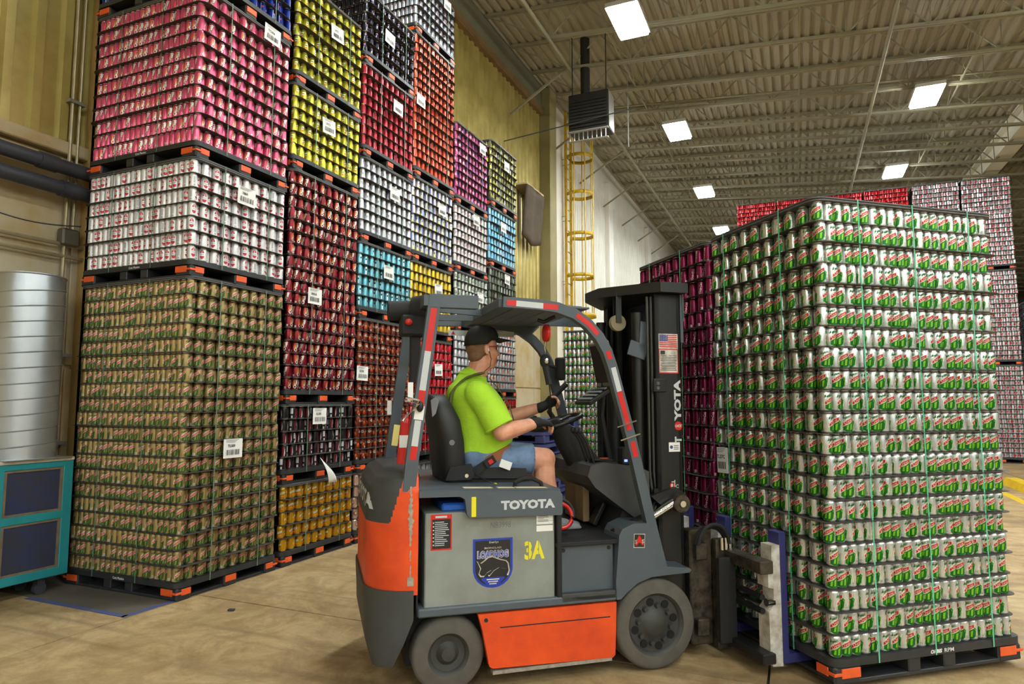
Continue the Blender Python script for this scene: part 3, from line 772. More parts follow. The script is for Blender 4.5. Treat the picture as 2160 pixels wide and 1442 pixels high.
def join_cans(name, me, M):
    """one mesh from many placed copies; M = rows of x, y, z, angle"""
    me.calc_loop_triangles()
    nv = len(me.vertices); co = np.empty(nv * 3, np.float32); me.vertices.foreach_get('co', co); co = co.reshape(-1, 3)
    nl = len(me.loops); lv = np.empty(nl, np.int32); me.loops.foreach_get('vertex_index', lv)
    npn = len(me.polygons); ls = np.empty(npn, np.int32); lt = np.empty(npn, np.int32); mi = np.empty(npn, np.int32)
    me.polygons.foreach_get('loop_start', ls); me.polygons.foreach_get('loop_total', lt); me.polygons.foreach_get('material_index', mi)
    M = np.asarray(M, np.float64); k = len(M)
    c, s = np.cos(M[:, 3])[:, None], np.sin(M[:, 3])[:, None]
    X = co[None, :, 0] * c - co[None, :, 1] * s + M[:, 0:1]; Y = co[None, :, 0] * s + co[None, :, 1] * c + M[:, 1:2]; Z = co[None, :, 2] + M[:, 2:3]
    V = np.stack([X, Y, Z], -1).reshape(-1, 3).astype(np.float32)
    out = bpy.data.meshes.new(name)
    out.vertices.add(k * nv); out.vertices.foreach_set('co', V.ravel())
    out.loops.add(k * nl); out.loops.foreach_set('vertex_index', (lv[None, :] + nv * np.arange(k)[:, None]).ravel().astype(np.int32))
    out.polygons.add(k * npn); out.polygons.foreach_set('loop_start', (ls[None, :] + nl * np.arange(k)[:, None]).ravel().astype(np.int32))
    try: out.polygons.foreach_set('loop_total', np.tile(lt, k))
    except Exception: pass
    for m_ in me.materials: out.materials.append(m_)
    out.polygons.foreach_set('material_index', np.tile(mi, k).astype(np.int32))
    out.polygons.foreach_set('use_smooth', np.ones(k * npn, bool))
    out.update(calc_edges=True); out.validate(); out.set_sharp_from_angle(angle=0.75)
    return out

# ---------------------------------------------------------------- pallets, frames, tier sheets
PH, FH, LX, LY = .140, .022, 1.40, 1.118
m_pal = mat('pallet_black', rgb(46, 47, 49), 0.5, var=.3, scale=8)
m_org = mat('pallet_orange', rgb(238, 96, 40), 0.5, var=.2, scale=14)
m_sheet = mat('tier_sheet', rgb(66, 60, 56), 0.6, var=.15, scale=3)
m_frame = mat('top_frame', rgb(92, 92, 92), 0.45, var=.2, scale=5)
m_paper = mat('label_paper', rgb(236, 236, 232), 0.7)
m_print = mat('label_print', (.03, .03, .03), 0.7)
m_white = mat('white_print', (.78, .78, .76), 0.5)
m_strap = mat('strap_green', rgb(96, 190, 150), 0.35)
m_strap2 = mat('strap_dull', rgb(98, 128, 106), 0.5)
m_palblue = mat('pallet_blue', rgb(58, 66, 120), 0.5, var=.25, scale=6)
def pallet_proto(mm, mo, name):
    e = empty(name, (0, 0, -50))
    mb = MB().prism(rrect(LX, LY, .07), PH - .042, PH, 'z'); mb.build('deck', mm, e)
    mb = MB()
    for sx in (-1, 0, 1):
        for sy in (-1, 0, 1):
            if sx == 0 and sy != 0:
                for q in (-.13, .13): mb.box(q - .045, q + .045, sy * (LY / 2 - .08) - .07, sy * (LY / 2 - .08) + .07, .02, PH - .042, .006)
            else: mb.box(sx * (LX / 2 - .10) - .09, sx * (LX / 2 - .10) + .09, sy * (LY / 2 - .08) - .07, sy * (LY / 2 - .08) + .07, .0, PH - .042, .012)
    for sy in (-1, 0, 1): mb.box(-LX / 2 + .01, LX / 2 - .01, sy * (LY / 2 - .08) - .065, sy * (LY / 2 - .08) + .065, 0, .022, .004)
    for sx in (-1, 1): mb.box(sx * (LX / 2 - .10) - .07, sx * (LX / 2 - .10) + .07, -LY / 2 + .05, LY / 2 - .05, 0.001, .021, .004)
    mb.build('base', mm, e)
    if mo:
        for sx in (-1, 1):
            for sy in (-1, 1):
                x, y = sx * LX / 2, sy * LY / 2; m2 = MB()
                m2.box(x - sx * .185, x - sx * .055, y - sy * .004, y - sy * .012, .034, .088, .003)
                m2.box(x - sx * .060, x - sx * .004, y - sy * .003, y - sy * .012, .050, .066, .002)
                m2.box(x - sx * .003, x - sx * .012, y - sy * .006, y - sy * .06, .050, .066, .002)
                m2.box(x - sx * .004, x - sx * .013, y - sy * .055, y - sy * .145, .036, .086, .003)
                m2.build('corner_band', mo, e)
            m2 = MB(); x = sx * LX / 2
            m2.box(x - sx * .004, x - sx * .013, -.06, .06, .034, .088, .003); m2.build('side_band', mo, e)
        m2 = MB()
        for sy in (-1, 1): put_text(m2, 'Cott Plastics', (-.02, sy * (LY / 2 + .0006), PH - .021), (-sy, 0, 0), (0, 0, 1), .02, .02)
        m2.build('lettering', m_white, e, smooth=0)
    return e
PAL = pallet_proto(m_pal, m_org, 'plastic_pallet')
me_sheet = MB().prism(rrect(1.414, 1.132, .09), -.0010, .0010, 'z').mesh('tier_sheet', m_sheet, smooth=0)
mbf = MB().prism(rrect(1.40, 1.118, .08), 0, .008, 'z').prism(rrect(1.385, 1.10, .08), .008, .014, 'z').prism(rrect(1.40, 1.118, .08), .014, FH, 'z')
me_frame = mbf.mesh('top_frame', m_frame, smooth=0)
STUFF = {}          # flavour/pallet key -> rows
INDIV = {}          # flavour -> rows
PAL_USED = [False]
def pallet_stack(c, A, B, z, fl, layers, where, faceA=True, faceB=True, indiv=False, a_from=0, lod=12, sheets='things', frame_on=True, straps=(), strap_m=None, jit=.006, pal=True, cans=True, recess=True):
    """c = axis of the corner can, A = direction of the close packed rows, B = direction across the rows. z = underside of the pallet."""
    c, A, B = Vector((*c, 0)), Vector((*A, 0)), Vector((*B, 0))
    ctr = c + A * (19 * CD_ + CD_ / 2) / 2 + B * (18 * RY / 2); ang = math.atan2(A.y, A.x)
    if pal:
        p = PAL if not PAL_USED[0] else copy_tree(PAL); PAL_USED[0] = True
        p.location = (ctr.x, ctr.y, z); p.rotation_euler = (0, 0, ang)
        tag(p, 'black plastic pallet under the %s cans %s' % (SHORT[fl], where), 'pallet', 'black can pallets')
    z0 = z + PH
    srows = []
    for k in range(layers):
        zz = z0 + k * PT + .0014
        off = A * random.uniform(-jit, jit) + B * random.uniform(-jit, jit)
        for j in range(19):
            if j == 0 and faceA and k >= a_from: ii = range(20)
            elif faceB and (recess or j % 2 == 0): ii = [0]
            else: continue
            for i in ii:
                if not faceB and i == 0 and j > 0: continue
                p = c + A * (i * CD_ + (CD_ / 2 if j % 2 else 0)) + B * (j * RY) + off
                row = (p.x, p.y, zz, random.uniform(0, 2 * PI))
                (INDIV.setdefault((fl, where), []) if indiv else STUFF.setdefault((fl, where, lod), [])).append(row)
        if k > 0:
            if sheets == 'things':
                s = link('tier_sheet', me_sheet, None, (ctr.x + off.x * 1.6, ctr.y + off.y * 1.6, zz - .0013), ang + random.uniform(-.006, .006))
                tag(s, 'grey tier sheet between %s cans %s' % (SHORT[fl], where), 'tier sheet', 'tier sheets of the near stacks')
            else: srows.append((ctr.x + off.x * 1.6, ctr.y + off.y * 1.6, zz - .0013, ang))
    if srows:
        o = link('tier_sheets', join_cans('tier_sheets', me_sheet, srows)); tag(o, 'grey tier sheets between %s cans %s' % (SHORT[fl], where), 'tier sheets', kind='stuff')
    zt = z0 + layers * PT + .001
    if frame_on:
        o = link('top_frame', me_frame, None, (ctr.x, ctr.y, zt), ang); tag(o, 'dark top frame over the %s cans %s' % (SHORT[fl], where), 'frame', 'top frames of the can stacks')
    for kind, t in straps:
        mb = MB()
        if kind == 'B':
            p = c - A * (CR + .036) + B * t; d = B
        else:
            p = c - B * (CR + .014) + A * t; d = A
        n = (-A if kind == 'B' else -B)
        mb.add([p - d * .0045 + Vector((0, 0, z + .1)), p + d * .0045 + Vector((0, 0, z + .1)), p + d * .0045 + Vector((0, 0, zt + FH)), p - d * .0045 + Vector((0, 0, zt + FH))], [(0, 1, 2, 3)])
        mb.v += [tuple(Vector(q) + n * .0015) for q in mb.v]; mb.f += [(7, 6, 5, 4), (0, 4, 5, 1), (1, 5, 6, 2), (2, 6, 7, 3), (3, 7, 4, 0)]; mb.m += [0] * 5
        o = mb.build('strap', strap_m or m_strap, base=(p.x, p.y, z + .1), smooth=0); tag(o, 'green strap around the %s cans %s' % (SHORT[fl], where), 'strap', 'green straps of the can stacks')
    return zt + FH

XF = -4.641
COLS = [(3.944, [('gold', 20), ('white', 7), ('pink', 11), ('blue', 6)]),
        (5.115, [('mustard', 5), ('zero', 5), ('cherry', 18), ('yellow', 6), ('yellow', 8)]),
        (6.270, [('dietroot', 5), ('root', 13), ('teal', 6), ('silver', 7), ('red', 8), ('black', 6)]),
        (7.415, [('silver', 5), ('cola', 12), ('sun', 7), ('mixed', 8), ('orange', 15), ('pepsisilver', 6)]),
        (8.610, [('silver', 20), ('greensilver', 6), ('whitered', 7), ('purple', 9)]),
        (9.810, [('cola', 12), ('silverorange', 9), ('olive', 6), ('sky', 7), ('blackyellow', 8)])]
tops = []
for ci, (y0, lst) in enumerate(COLS):
    z = 0.003
    for si, (fl_, n_) in enumerate(lst):
        prev = tops[-1] if tops else 0
        zt_ = z + PH + n_ * PT
        a_from = 0 if ci == 0 else max(0, int((prev - .25 - z - PH) / PT))
        showA = ci == 0 or zt_ > prev - .1
        dx, dy = random.uniform(-.014, .014), random.uniform(-.01, .01)
        if (ci, si) == (0, 0): dx = dy = 0
        if si > 0 and ci == 1 and fl_ == 'zero': pass
        where = ['in the stack beside the teal cooler', 'in the second stack from the teal cooler', 'in the third stack from the teal cooler', 'in the fourth stack from the teal cooler', 'in the fifth stack from the teal cooler', 'in the last stack before the steel column'][ci]
        if (ci, si) == (1, 4): where = 'topping the second stack from the teal cooler'
        if (ci, si) == (3, 0): where = 'at the bottom of the fourth stack'
        st = [('B', .27), ('B', .80)] + ([('A', .42), ('A', .95)] if ci == 0 else [])
        z = pallet_stack((XF + dx, y0 + dy), (-1, 0), (0, 1), z, fl_, n_, where, faceA=showA, a_from=a_from, indiv=ci < 2 and fl_ != 'blue', lod=16 if ci < 2 else 12, sheets='things' if ci < 2 else 'stuff', straps=st, strap_m=m_strap2, jit=.009)
    tops.append(z)

# the two pallets carried by the forklift
TH = 1.2859 - .407
UX, UY = math.sin(TH), math.cos(TH)
U2, V2 = (UX, UY), (-UY, UX)
L0 = Vector((.148, 4.219, 0))
pallet_stack((L0.x, L0.y), U2, V2, .036, 'lime', 21, 'on the forklift', indiv=True, lod=16, straps=[('A', .25), ('A', .66), ('A', 1.10), ('B', .26), ('B', .85)], jit=.010)
for ch in list(COL.objects):
    if ch.name.startswith('plastic_pallet') and ch.get('label', '').endswith('cans on the forklift'):
        for q in ch.children:
            if q.name.startswith('lettering'):
                mb = MB(); put_text(mb, 'ORBIS', (.02, -LY / 2 - .0008, PH - .021), (1, 0, 0), (0, 0, 1), .022, .05, width=.085, shear=.2); put_text(mb, 'RPM', (.115, -LY / 2 - .0008, PH - .021), (1, 0, 0), (0, 0, 1), .022, .01, width=.07)
                q.data = mb.mesh('lettering', m_white, smooth=0)
c2 = L0 + Vector((*V2, 0)) * 1.14
pallet_stack((c2.x, c2.y), U2, V2, .036, 'magenta', 21, 'beside the silver cans on the forklift', faceA=False, lod=12, straps=[('B', .3), ('B', .8)], jit=.008)
# a further pallet of the same cans and the blue pallets behind the forklift
pallet_stack((-3.15, 9.35), (1, 0), (0, 1), .003, 'lime', 20, 'standing behind the forklift', lod=12, sheets='stuff', faceB=True, straps=[('A', .5)])
bp_ = pallet_proto(m_palblue, None, 'blue_pallet')
for k in range(9):
    p = bp_ if k == 0 else copy_tree(bp_)
    p.location = (-3.45, 8.45, .003 + k * .152); p.rotation_euler = (0, 0, PI / 2 + random.uniform(-.01, .01))
    mb = MB(); put_text(mb, 'Cott Plastics', (-LX / 2 - .0008, 0, PH - .021), (0, -1, 0), (0, 0, 1), .02, .02); mb.build('lettering', m_white, p, smooth=0)
    tag(p, 'empty blue plastic pallet in the pile behind the driver', 'pallet', 'empty blue pallets')
# far stacks across the end of the aisle
for i, (xa, fl_) in enumerate([(-1.46, 'cola'), (-.32, 'cola'), (.82, 'cola'), (1.96, 'cola'), (3.15, 'dietcola'), (4.29, 'dietcola')]):
    z = .003
    for lv in range(3):
        z = pallet_stack((xa, 20.8), (0, 1), (1, 0), z, fl_, 19, 'in the far stacks, %s in the row' % ['first', 'second', 'third', 'fourth', 'fifth', 'sixth'][i], faceA=False, lod=8, sheets='stuff', jit=.01, recess=True)
for i in range(5):
    z = .003
    for lv in range(2):
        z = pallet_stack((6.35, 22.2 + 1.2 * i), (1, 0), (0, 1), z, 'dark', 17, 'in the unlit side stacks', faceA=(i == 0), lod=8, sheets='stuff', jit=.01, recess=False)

# turn the collected rows into objects
EYE = np.array([0, 0, CAM_H])
for (fl_, where), rows in INDIV.items():
    rows.sort(key=lambda r: (r[0] - EYE[0]) ** 2 + (r[1] - EYE[1]) ** 2 + (r[2] - EYE[2]) ** 2)
byfl = {}
for (fl_, where), rows in INDIV.items():
    for r in rows: byfl.setdefault(fl_, []).append((r, where))
for fl_, lst in byfl.items():
    lst.sort(key=lambda q: (q[0][0]) ** 2 + (q[0][1]) ** 2 + (q[0][2] - CAM_H) ** 2)
    me = canm(fl_, 16); nm = KNAME[fl_] + '_soda_can'
    for r, where in lst[:300]:
        o = link(nm, me, None, r[:3], r[3]); o['label'] = WORD[fl_] + ' ' + where; o['category'] = 'can'; o['group'] = KNAME[fl_] + ' soda cans ' + where
    rest = {}
    for r, where in lst[300:]: rest.setdefault(where, []).append(r)
    for where, rr in rest.items():
        o = link(KNAME[fl_] + '_soda_cans', join_cans('cans_' + fl_, me, rr))
        tag(o, 'remaining %s cans packed %s' % (SHORT[fl_], where), 'cans', kind='stuff')
for (fl_, where, lod), rows in STUFF.items():
    o = link('packed_%s_cans' % {'cola': 'red_cola', 'dietcola': 'silver_cola', 'sun': 'sunny', 'mixed': 'pale', 'pepsisilver': 'silver_blue', 'whitered': 'white_red', 'greensilver': 'silver_green', 'blackyellow': 'black_yellow', 'silverorange': 'silver_orange', 'dietroot': 'copper', 'root': 'brown'}.get(fl_, fl_), join_cans('cans_' + fl_, canm(fl_, lod), rows))
    tag(o, 'layers of %s cans %s' % (SHORT[fl_], where), 'cans', kind='stuff')
# dark cores so that far stacks are solid behind their outer rows
# ---------------------------------------------------------------- paper labels on the stacks
def ray_hit(px, py, n, d0):
    x, u = (px - 1080) / F_PX, (721 - py) / F_PX; c, s = math.cos(PITCH), math.sin(PITCH)
    v = Vector((x, c - s * u, s + c * u)); v.rotate(Matrix.Rotation(YAW, 3, 'Z')); C = Vector((0, 0, CAM_H)); n = Vector(n)
    return C + v * ((d0 - n.dot(C)) / n.dot(v))
def label_tree(p, ex, nrm, w, h, txt, label, tilt=0.0, group='paper labels on the stacks'):
    ex = Vector(ex); ez = Vector((0, 0, 1)); nrm = Vector(nrm)
    R = Matrix.Rotation(tilt, 3, nrm); ex, ez = R @ ex, R @ ez
    e = empty('pallet_label', p, label, 'label', group); b = tuple(p)
    mb = MB(); P = [Vector(p) + ex * (a * w / 2) + ez * (c * h / 2) + nrm * (.004 * (1 + a * .6)) for a, c in ((-1, -1), (1, -1), (1, 1), (-1, 1))]
    mb.add(P + [q - nrm * .0015 for q in P], [(0, 1, 2, 3), (7, 6, 5, 4), (0, 4, 5, 1), (1, 5, 6, 2), (2, 6, 7, 3), (3, 7, 4, 0)])
    mb.build('paper', m_paper, e, b, smooth=0)
    mb = MB(); q = Vector(p) + nrm * .0075
    xs = -.36 * w
    rr = random.Random(len(label))
    while xs < .34 * w:
        bw = rr.choice((.004, .006, .009)); mb.add([q + ex * xs - ez * .34 * h, q + ex * (xs + bw) - ez * .34 * h, q + ex * (xs + bw) - ez * .06 * h, q + ex * xs - ez * .06 * h], [(0, 1, 2, 3)]); xs += bw + rr.choice((.004, .007, .010))
    mb.build('barcode', m_print, e, b, smooth=0)
    if txt:
        mb = MB(); put_text(mb, txt, q + ez * .14 * h - ex * .1 * w, ex, ez, .15 * h, .03); mb.build('lettering', m_print, e, b, smooth=0)
    mb = MB()
    for i in range(3): mb.add([q + ex * (-.4 * w) + ez * (.32 + .06 * i) * h, q + ex * (.1 + .1 * i) * w + ez * (.32 + .06 * i) * h, q + ex * (.1 + .1 * i) * w + ez * (.345 + .06 * i) * h, q + ex * (-.4 * w) + ez * (.345 + .06 * i) * h], [(0, 1, 2, 3)])
    mb.build('small_print', mat('label_grey', (.3, .3, .3), .7), e, b, smooth=0)
    return e
for px, py, fl_, txt, nth in [(575, 75, 'pink', 'TC006', 0), (520, 415, 'white', '106A', 0), (491, 945, 'gold', 'TL009', 0), (664, 625, 'cherry', 'SA316', 1), (674, 877, 'zero', 'SL305', 1), (712, 72, 'yellow', '1AT2', 11), (694, 268, 'yellow', '1AT2', 1),
                              (823, 82, 'black', '', 2), (840, 228, 'red', '', 2), (833, 410, 'silver', '', 2), (820, 575, 'teal', '', 2), (764, 787, 'root', 'SZ295', 2), (888, 212, 'orange', '', 3), (933, 443, 'mixed', '', 3), (925, 612, 'sun', '', 3), (925, 780, 'cola', '', 3),
                              (944, 12, 'pepsisilver', '', 3), (1018, 315, 'purple', '', 4), (1005, 465, 'whitered', '', 4), (1013, 628, 'greensilver', '', 4), (1069, 352, 'blackyellow', '', 5), (1062, 480, 'sky', '', 5), (1070, 590, 'olive', '', 5)]:
    p = ray_hit(px, py, (1, 0, 0), XF + CR + .045)
    pos = ['first', 'second', 'third', 'fourth', 'fifth', 'last'][nth % 10]
    label_tree(p, (0, 1, 0), (1, 0, 0), .205, .165, txt, 'white paper label with barcode on the %ss%s' % (SHORT[fl_] + ' can', ' on the top pallet' if nth > 9 else (' on the lower pallet' if fl_ == 'yellow' else '')), random.uniform(-.06, .06))
nU = Vector((UX, UY, 0)); nV = Vector((-UY, UX, 0))
p = ray_hit(1525, 970, -nU, (-nU).dot(L0) + CR + .05)
label_tree(p, -nV, -nU, .135, .175, 'TL37C', 'white paper label with barcode on the silver cans carried by the forklift', .03)
# loose sheet of paper hanging over the mustard cans
mb = MB(); q = ray_hit(672, 990, (1, 0, 0), -4.5); r_ = ray_hit(702, 1022, (1, 0, 0), -4.52)
mb.grid(lambda u, v: (q.x + .03 * math.sin(3 * u) - .02 * v, q.y + (r_.y - q.y) * (u * .55 + v * .6) + .02, q.z + .02 - .22 * u * .8 + .10 * (1 - v) * (1 - u)), 6, 6)
o = mb.build('paper_sheet', m_paper, base=tuple(q), smooth=1.2); md = o.modifiers.new('t', 'SOLIDIFY'); md.thickness = .001
tag(o, 'loose white sheet of paper hanging over the top frame of the mustard cans', 'paper')

# ================================================================ the forklift  (x = forward, y = left, z = up, measured from the load corner)
FB = (-1.4, 0.0, 0.0)
fo = L0 + nU * -1.4 + nV * 1.09
fork = empty('forklift', (fo.x, fo.y, 0), 'orange and grey electric forklift carrying two pallet loads of cans', 'forklift', rz=math.atan2(UY, UX))
m_orange = mat('truck_orange', rgb(236, 84, 30), .38, var=.18, scale=4, var2=rgb(206, 66, 26))
m_slate = mat('truck_slate', rgb(80, 90, 98), .45, var=.12, scale=5)
m_char = mat('truck_charcoal', rgb(64, 66, 66), .6, var=.2, scale=9)
m_blk = mat('truck_black', rgb(24, 25, 26), .42)
m_mblk = mat('matt_black', rgb(30, 30, 31), .75, var=.2, scale=10)
m_batt = mat('battery_grey', rgb(142, 148, 142), .5, var=.18, scale=3.5, var2=rgb(124, 126, 118))
m_rub = mat('tyre_rubber', rgb(92, 88, 80), .8, var=.3, scale=9)
m_chrome = mat('chrome', rgb(210, 212, 214), .12, 1.0)
m_steel = mat('worn_steel', rgb(92, 84, 72), .5, .6, var=.5, scale=16, var2=rgb(40, 36, 30))
m_scuff = mat('scuffed_metal', rgb(186, 180, 168), .45, .5, var=.4, scale=30)
m_wht = mat('paint_white', rgb(214, 212, 204), .6, var=.2, scale=12, var2=rgb(150, 140, 120))
m_bluep = mat('paint_blue', rgb(52, 54, 112), .5, var=.15, scale=6)
m_redr = mat('reflector_red', rgb(206, 36, 32), .35)
m_whtr = mat('reflector_white', rgb(196, 202, 204), .35)
m_yelp = mat('paint_yellow', rgb(232, 220, 40), .5)
m_seat = mat('seat_vinyl', rgb(30, 30, 31), .5, var=.1, scale=8)
m_greyp = mat('plastic_grey', rgb(120, 122, 124), .5)
m_hosegrey = mat('hose_grey', rgb(70, 70, 68), .4, .3)
def P5(mb, name, m_, parent=None, smooth=.6, fix=False, label=None):
    o = mb.build(name, m_, parent or fork, FB, smooth, fix=fix)
    if label: o['label'] = label
    return o
YN = -.572
# --- counterweight
def ur(z): return np.interp(z, [.18, .30, .55, .93, 1.05, 1.12, 1.17, 1.2], [-2.48, -2.515, -2.53, -2.53, -2.525, -2.51, -2.48, -2.42])
def wd(z): return np.interp(z, [.18, .3, 1.1, 1.17, 1.2], [.54, .568, .568, .555, .52])
def outline(z, uf):
    w, r = wd(z), ur(z); rc = min(.26, (uf - r) * .95); pts = []
    for i in range(5): pts.append((uf + (r + rc - uf) * i / 5, -w))
    for i in range(41): a = PI / 2 * i / 40; pts.append((r + rc - rc * math.sin(a), -w + rc - rc * math.cos(a)))
    for i in range(1, 10): pts.append((r, (-w + rc) + 2 * (w - rc) * i / 10))
    for i in range(41): a = PI / 2 * i / 40; pts.append((r + rc - rc * math.cos(a), w - rc + rc * math.sin(a)))
    for i in range(1, 6): pts.append((r + rc + (uf - r - rc) * i / 5, w))
    return pts
def loft(zs, ufn, pred):
    mb = MB(); rings = [outline(z, ufn(z)) for z in zs]; n = len(rings[0])
    mb.v = [(u, y, z) for z, rg in zip(zs, rings) for u, y in rg]
    for j in range(len(zs) - 1):
        for i in range(n - 1):
            q = [rings[j][i], rings[j][i + 1], rings[j + 1][i]]; cu = sum(p[0] for p in q) / 3; cz = (zs[j] + zs[j + 1]) / 2
            if pred(cu, cz): mb.f.append((j * n + i, (j + 1) * n + i, (j + 1) * n + i + 1, j * n + i + 1)); mb.m.append(0)
    return mb, n
isgrey = lambda u, z: z > .93 and u < -2.345 - .28 * (1.17 - z)
zs = list(np.linspace(.55, 1.2, 90))
mb, n = loft(zs, lambda z: -2.262, lambda u, z: not isgrey(u, z)); P5(mb, 'counterweight', m_orange, smooth=.9)
mb, n = loft(zs, lambda z: -2.262, isgrey)
mb.f.append(tuple(range((len(zs) - 1) * n, len(zs) * n))); mb.m.append(0)
rc_ = P5(mb, 'rear_cover', m_char, smooth=.9)
mb = MB(); put_text(mb, 'TOYOTA', (0, 0, 1.04), (0, -1, 0), (0, 0, 1), .088, .045, width=.90)
def wrap(y, z):
    w, r = wd(z), ur(z); rc = min(.26, (-2.262 - r) * .95); s, yl = abs(y), w - rc; k = 1 if y > 0 else -1
    if s <= yl: return (r - .005, y, z)
    a = (s - yl) / rc; return (r + rc - (rc + .005) * math.cos(a), k * (yl + (rc + .005) * math.sin(a)), z)
mb.v = [wrap(q[1], q[2]) for q in mb.v]; P5(mb, 'lettering', m_whtr, rc_, smooth=0)
zb = [.18, .22, .3, .42, .55, .575]
mb, n = loft(zb, lambda z: -2.272 - max(0, .41 - z) * .45, lambda u, z: True)
mb.v = [(u - .012, y * 1.012, z) for u, y, z in mb.v]; mb.f.append(tuple(reversed(range(n)))); mb.m.append(0); mb.f.append(tuple(range((len(zb) - 1) * n, len(zb) * n))); mb.m.append(0)
P5(mb, 'counterweight_base', m_char, smooth=.9)
P5(MB().box(-2.265, -2.255, -.53, .53, .42, 1.19), 'counterweight_front', m_mblk, smooth=0)
mb = MB(); zz_ = list(np.linspace(.64, 1.13, 44)); L_, R_ = [], []
for i, zc in enumerate(zz_):
    k = (.4 + 1.1 * math.exp(-((zc - .97) / .09) ** 2)) * (.25 if random.random() < .16 else 1)
    L_.append((-2.304 - random.uniform(.004, .014) * k, zc)); R_.append((-2.304 + random.uniform(.002, .016) * k, zc))
for i in range(len(zz_) - 1):
    if .70 < zz_[i] < .73 or .78 < zz_[i] < .80: continue
    y_ = -wd(zz_[i]) - .0012; mb.add([(L_[i][0], y_, L_[i][1]), (R_[i][0], y_, R_[i][1]), (R_[i + 1][0], y_, R_[i + 1][1]), (L_[i + 1][0], y_, L_[i + 1][1])], [(0, 1, 2, 3)])
mb.box(-2.32, -2.285, -.5695, -.56, .60, .645); P5(mb, 'paint_scrape', m_scuff, smooth=0, label='bare metal scrape on the orange paint')
# --- chassis
P5(MB().box(-2.3, -.75, -.40, .40, .12, .44), 'chassis', m_mblk)
for s in (-1, 1):
    P5(MB().box(-2.26, -1.085, s * .572, s * .44, .425, .472, .008), 'side_sill', m_slate)
    mb = MB().prism([(-1.925, .418), (-1.90, .33), (-1.86, .135), (-1.84, .122), (-1.115, .106), (-1.10, .12), (-1.088, .418)], s * .572, s * .53); P5(mb, 'side_skirt', m_orange, smooth=0)
    P5(MB().box(-1.84, -1.12, s * .570, s * .52, .088, .108), 'skirt_edge', m_scuff)
for u in (-1.88,): P5(MB().cyl((u, YN - .004, .385), (u, YN, .385), .011, n=10), 'skirt_bolt', m_mblk)
P5(MB().box(-1.80, -1.13, YN - .0012, YN, .335, .341), 'skirt_crease', m_mblk, smooth=0)
# --- wheels
m_rimp = mat('rim_paint', rgb(58, 58, 56), .55, var=.25, scale=12)
def wheel(u, s, r, w, yo, rim, bolts):
    e = P5(MB().lathe([(rim, 0), (r - .02, 0), (r - .006, .008), (r, .022), (r, w - .022), (r - .006, w - .008), (r - .02, w), (rim, w)], (u, s * (yo - w), r + .003), (0, s, 0), 44, caps=False), 'front_wheel' if bolts else 'rear_wheel', m_rub, smooth=.9)
    mb = MB().lathe([(rim + .004, -.01), (rim + .004, -.004), (rim - .012, -.012), (rim - .02, -.028), (rim * .55, -.034), (rim * .42, -.02), (rim * .32, -.006), (.0005, -.002)], (u, s * yo, r + .003), (0, s, 0), 32, caps=False)
    h = P5(mb, 'rim', m_rimp, e, smooth=.7)
    if bolts:
        for i in range(8):
            a = 2 * PI * i / 8 + .2; q = (u + rim * .72 * math.cos(a), s * (yo - .029), r + rim * .72 * math.sin(a))
            P5(MB().cyl(q, (q[0], q[1] + s * .004, q[2]), .024, n=14), 'rim_hole_disc', mat('hole_shade_black', (.004, .004, .004), .9), h)  # black disc on the rim, the hole's darkness put in as colour
            a += PI / 8; q = (u + rim * .60 * math.cos(a), s * (yo - .032), r + rim * .60 * math.sin(a))
            P5(MB().cyl(q, (q[0], q[1] + s * .022, q[2]), .019, .013, n=10), 'wheel_bolt', m_rimp, h)
    return e
for s in (-1, 1):
    wheel(-.830, s, .262, .19, .574, .182, True)
    wheel(-2.082, s, .203, .15, .535, .115, False)
P5(MB().cyl((-.832, -.5, .253), (-.832, .5, .253), .05), 'axle', m_mblk)
# --- battery
bt = P5(MB().box(-2.222, -1.463, -.545, .545, .455, .975, .006), 'battery', m_batt, label='grey battery case with stickers')
P5(MB().box(-2.12, -1.98, -.50, -.1, .975, 1.02, .01), 'blue_cap', mat('cap_blue', rgb(36, 100, 200), .5), bt)
yb = -.5455
def dec(name, m_, u0, u1, z0, z1, y=yb - .0006, parent=bt, d=.0005): return P5(MB().box(u0, u1, y - d, y + d, z0, z1), name, m_, parent, 0)
X, Zv = (1, 0, 0), (0, 0, 1)
dec('warning_label', m_redr, -2.19, -2.072, .775, .968); w_ = dec('warning_label', mat('label_black', (.015, .015, .015), .5), -2.182, -2.079, .783, .943, yb - .0014)
mb = MB()
for i in range(13): mb.box(-2.168, -2.168 + random.uniform(.045, .08), yb - .0024, yb - .002, .925 - .0105 * i, .929 - .0105 * i)
for i in range(7): mb.box(-2.179, -2.172, yb - .0024, yb - .002, .92 - .02 * i, .927 - .02 * i)
mb.box(-2.165, -2.10, yb - .0024, yb - .002, .95, .961); P5(mb, 'small_print', m_whtr, bt, 0)
def shield(k, zo):
    c, h = -1.835, .116 * k; top, mid = .822 - .008 * (1 - k) * 12, .655
    pts = [(c - h, top), (c - h, mid)] + [(c - h * math.cos(t), mid - (.105 * k) * math.sin(t) ** 1.0) for t in np.linspace(.12, PI - .12, 11)] + [(c + h, mid), (c + h, top)]
    return pts
def flatpoly(pts, y): mb = MB(); mb.add([(u, y, z) for u, z in pts], [tuple(range(len(pts)))]); return mb
em = P5(flatpoly(shield(1, 0), yb - .0010), 'battery_emblem', mat('emblem_blue', rgb(34, 60, 170), .45), bt, 0, label='blue shield emblem with a charging boar')
P5(flatpoly([p for p in shield(.88, 0)], yb - .0016), 'emblem_field', mat('label_black', (.015, .015, .015), .5), bt, 0)
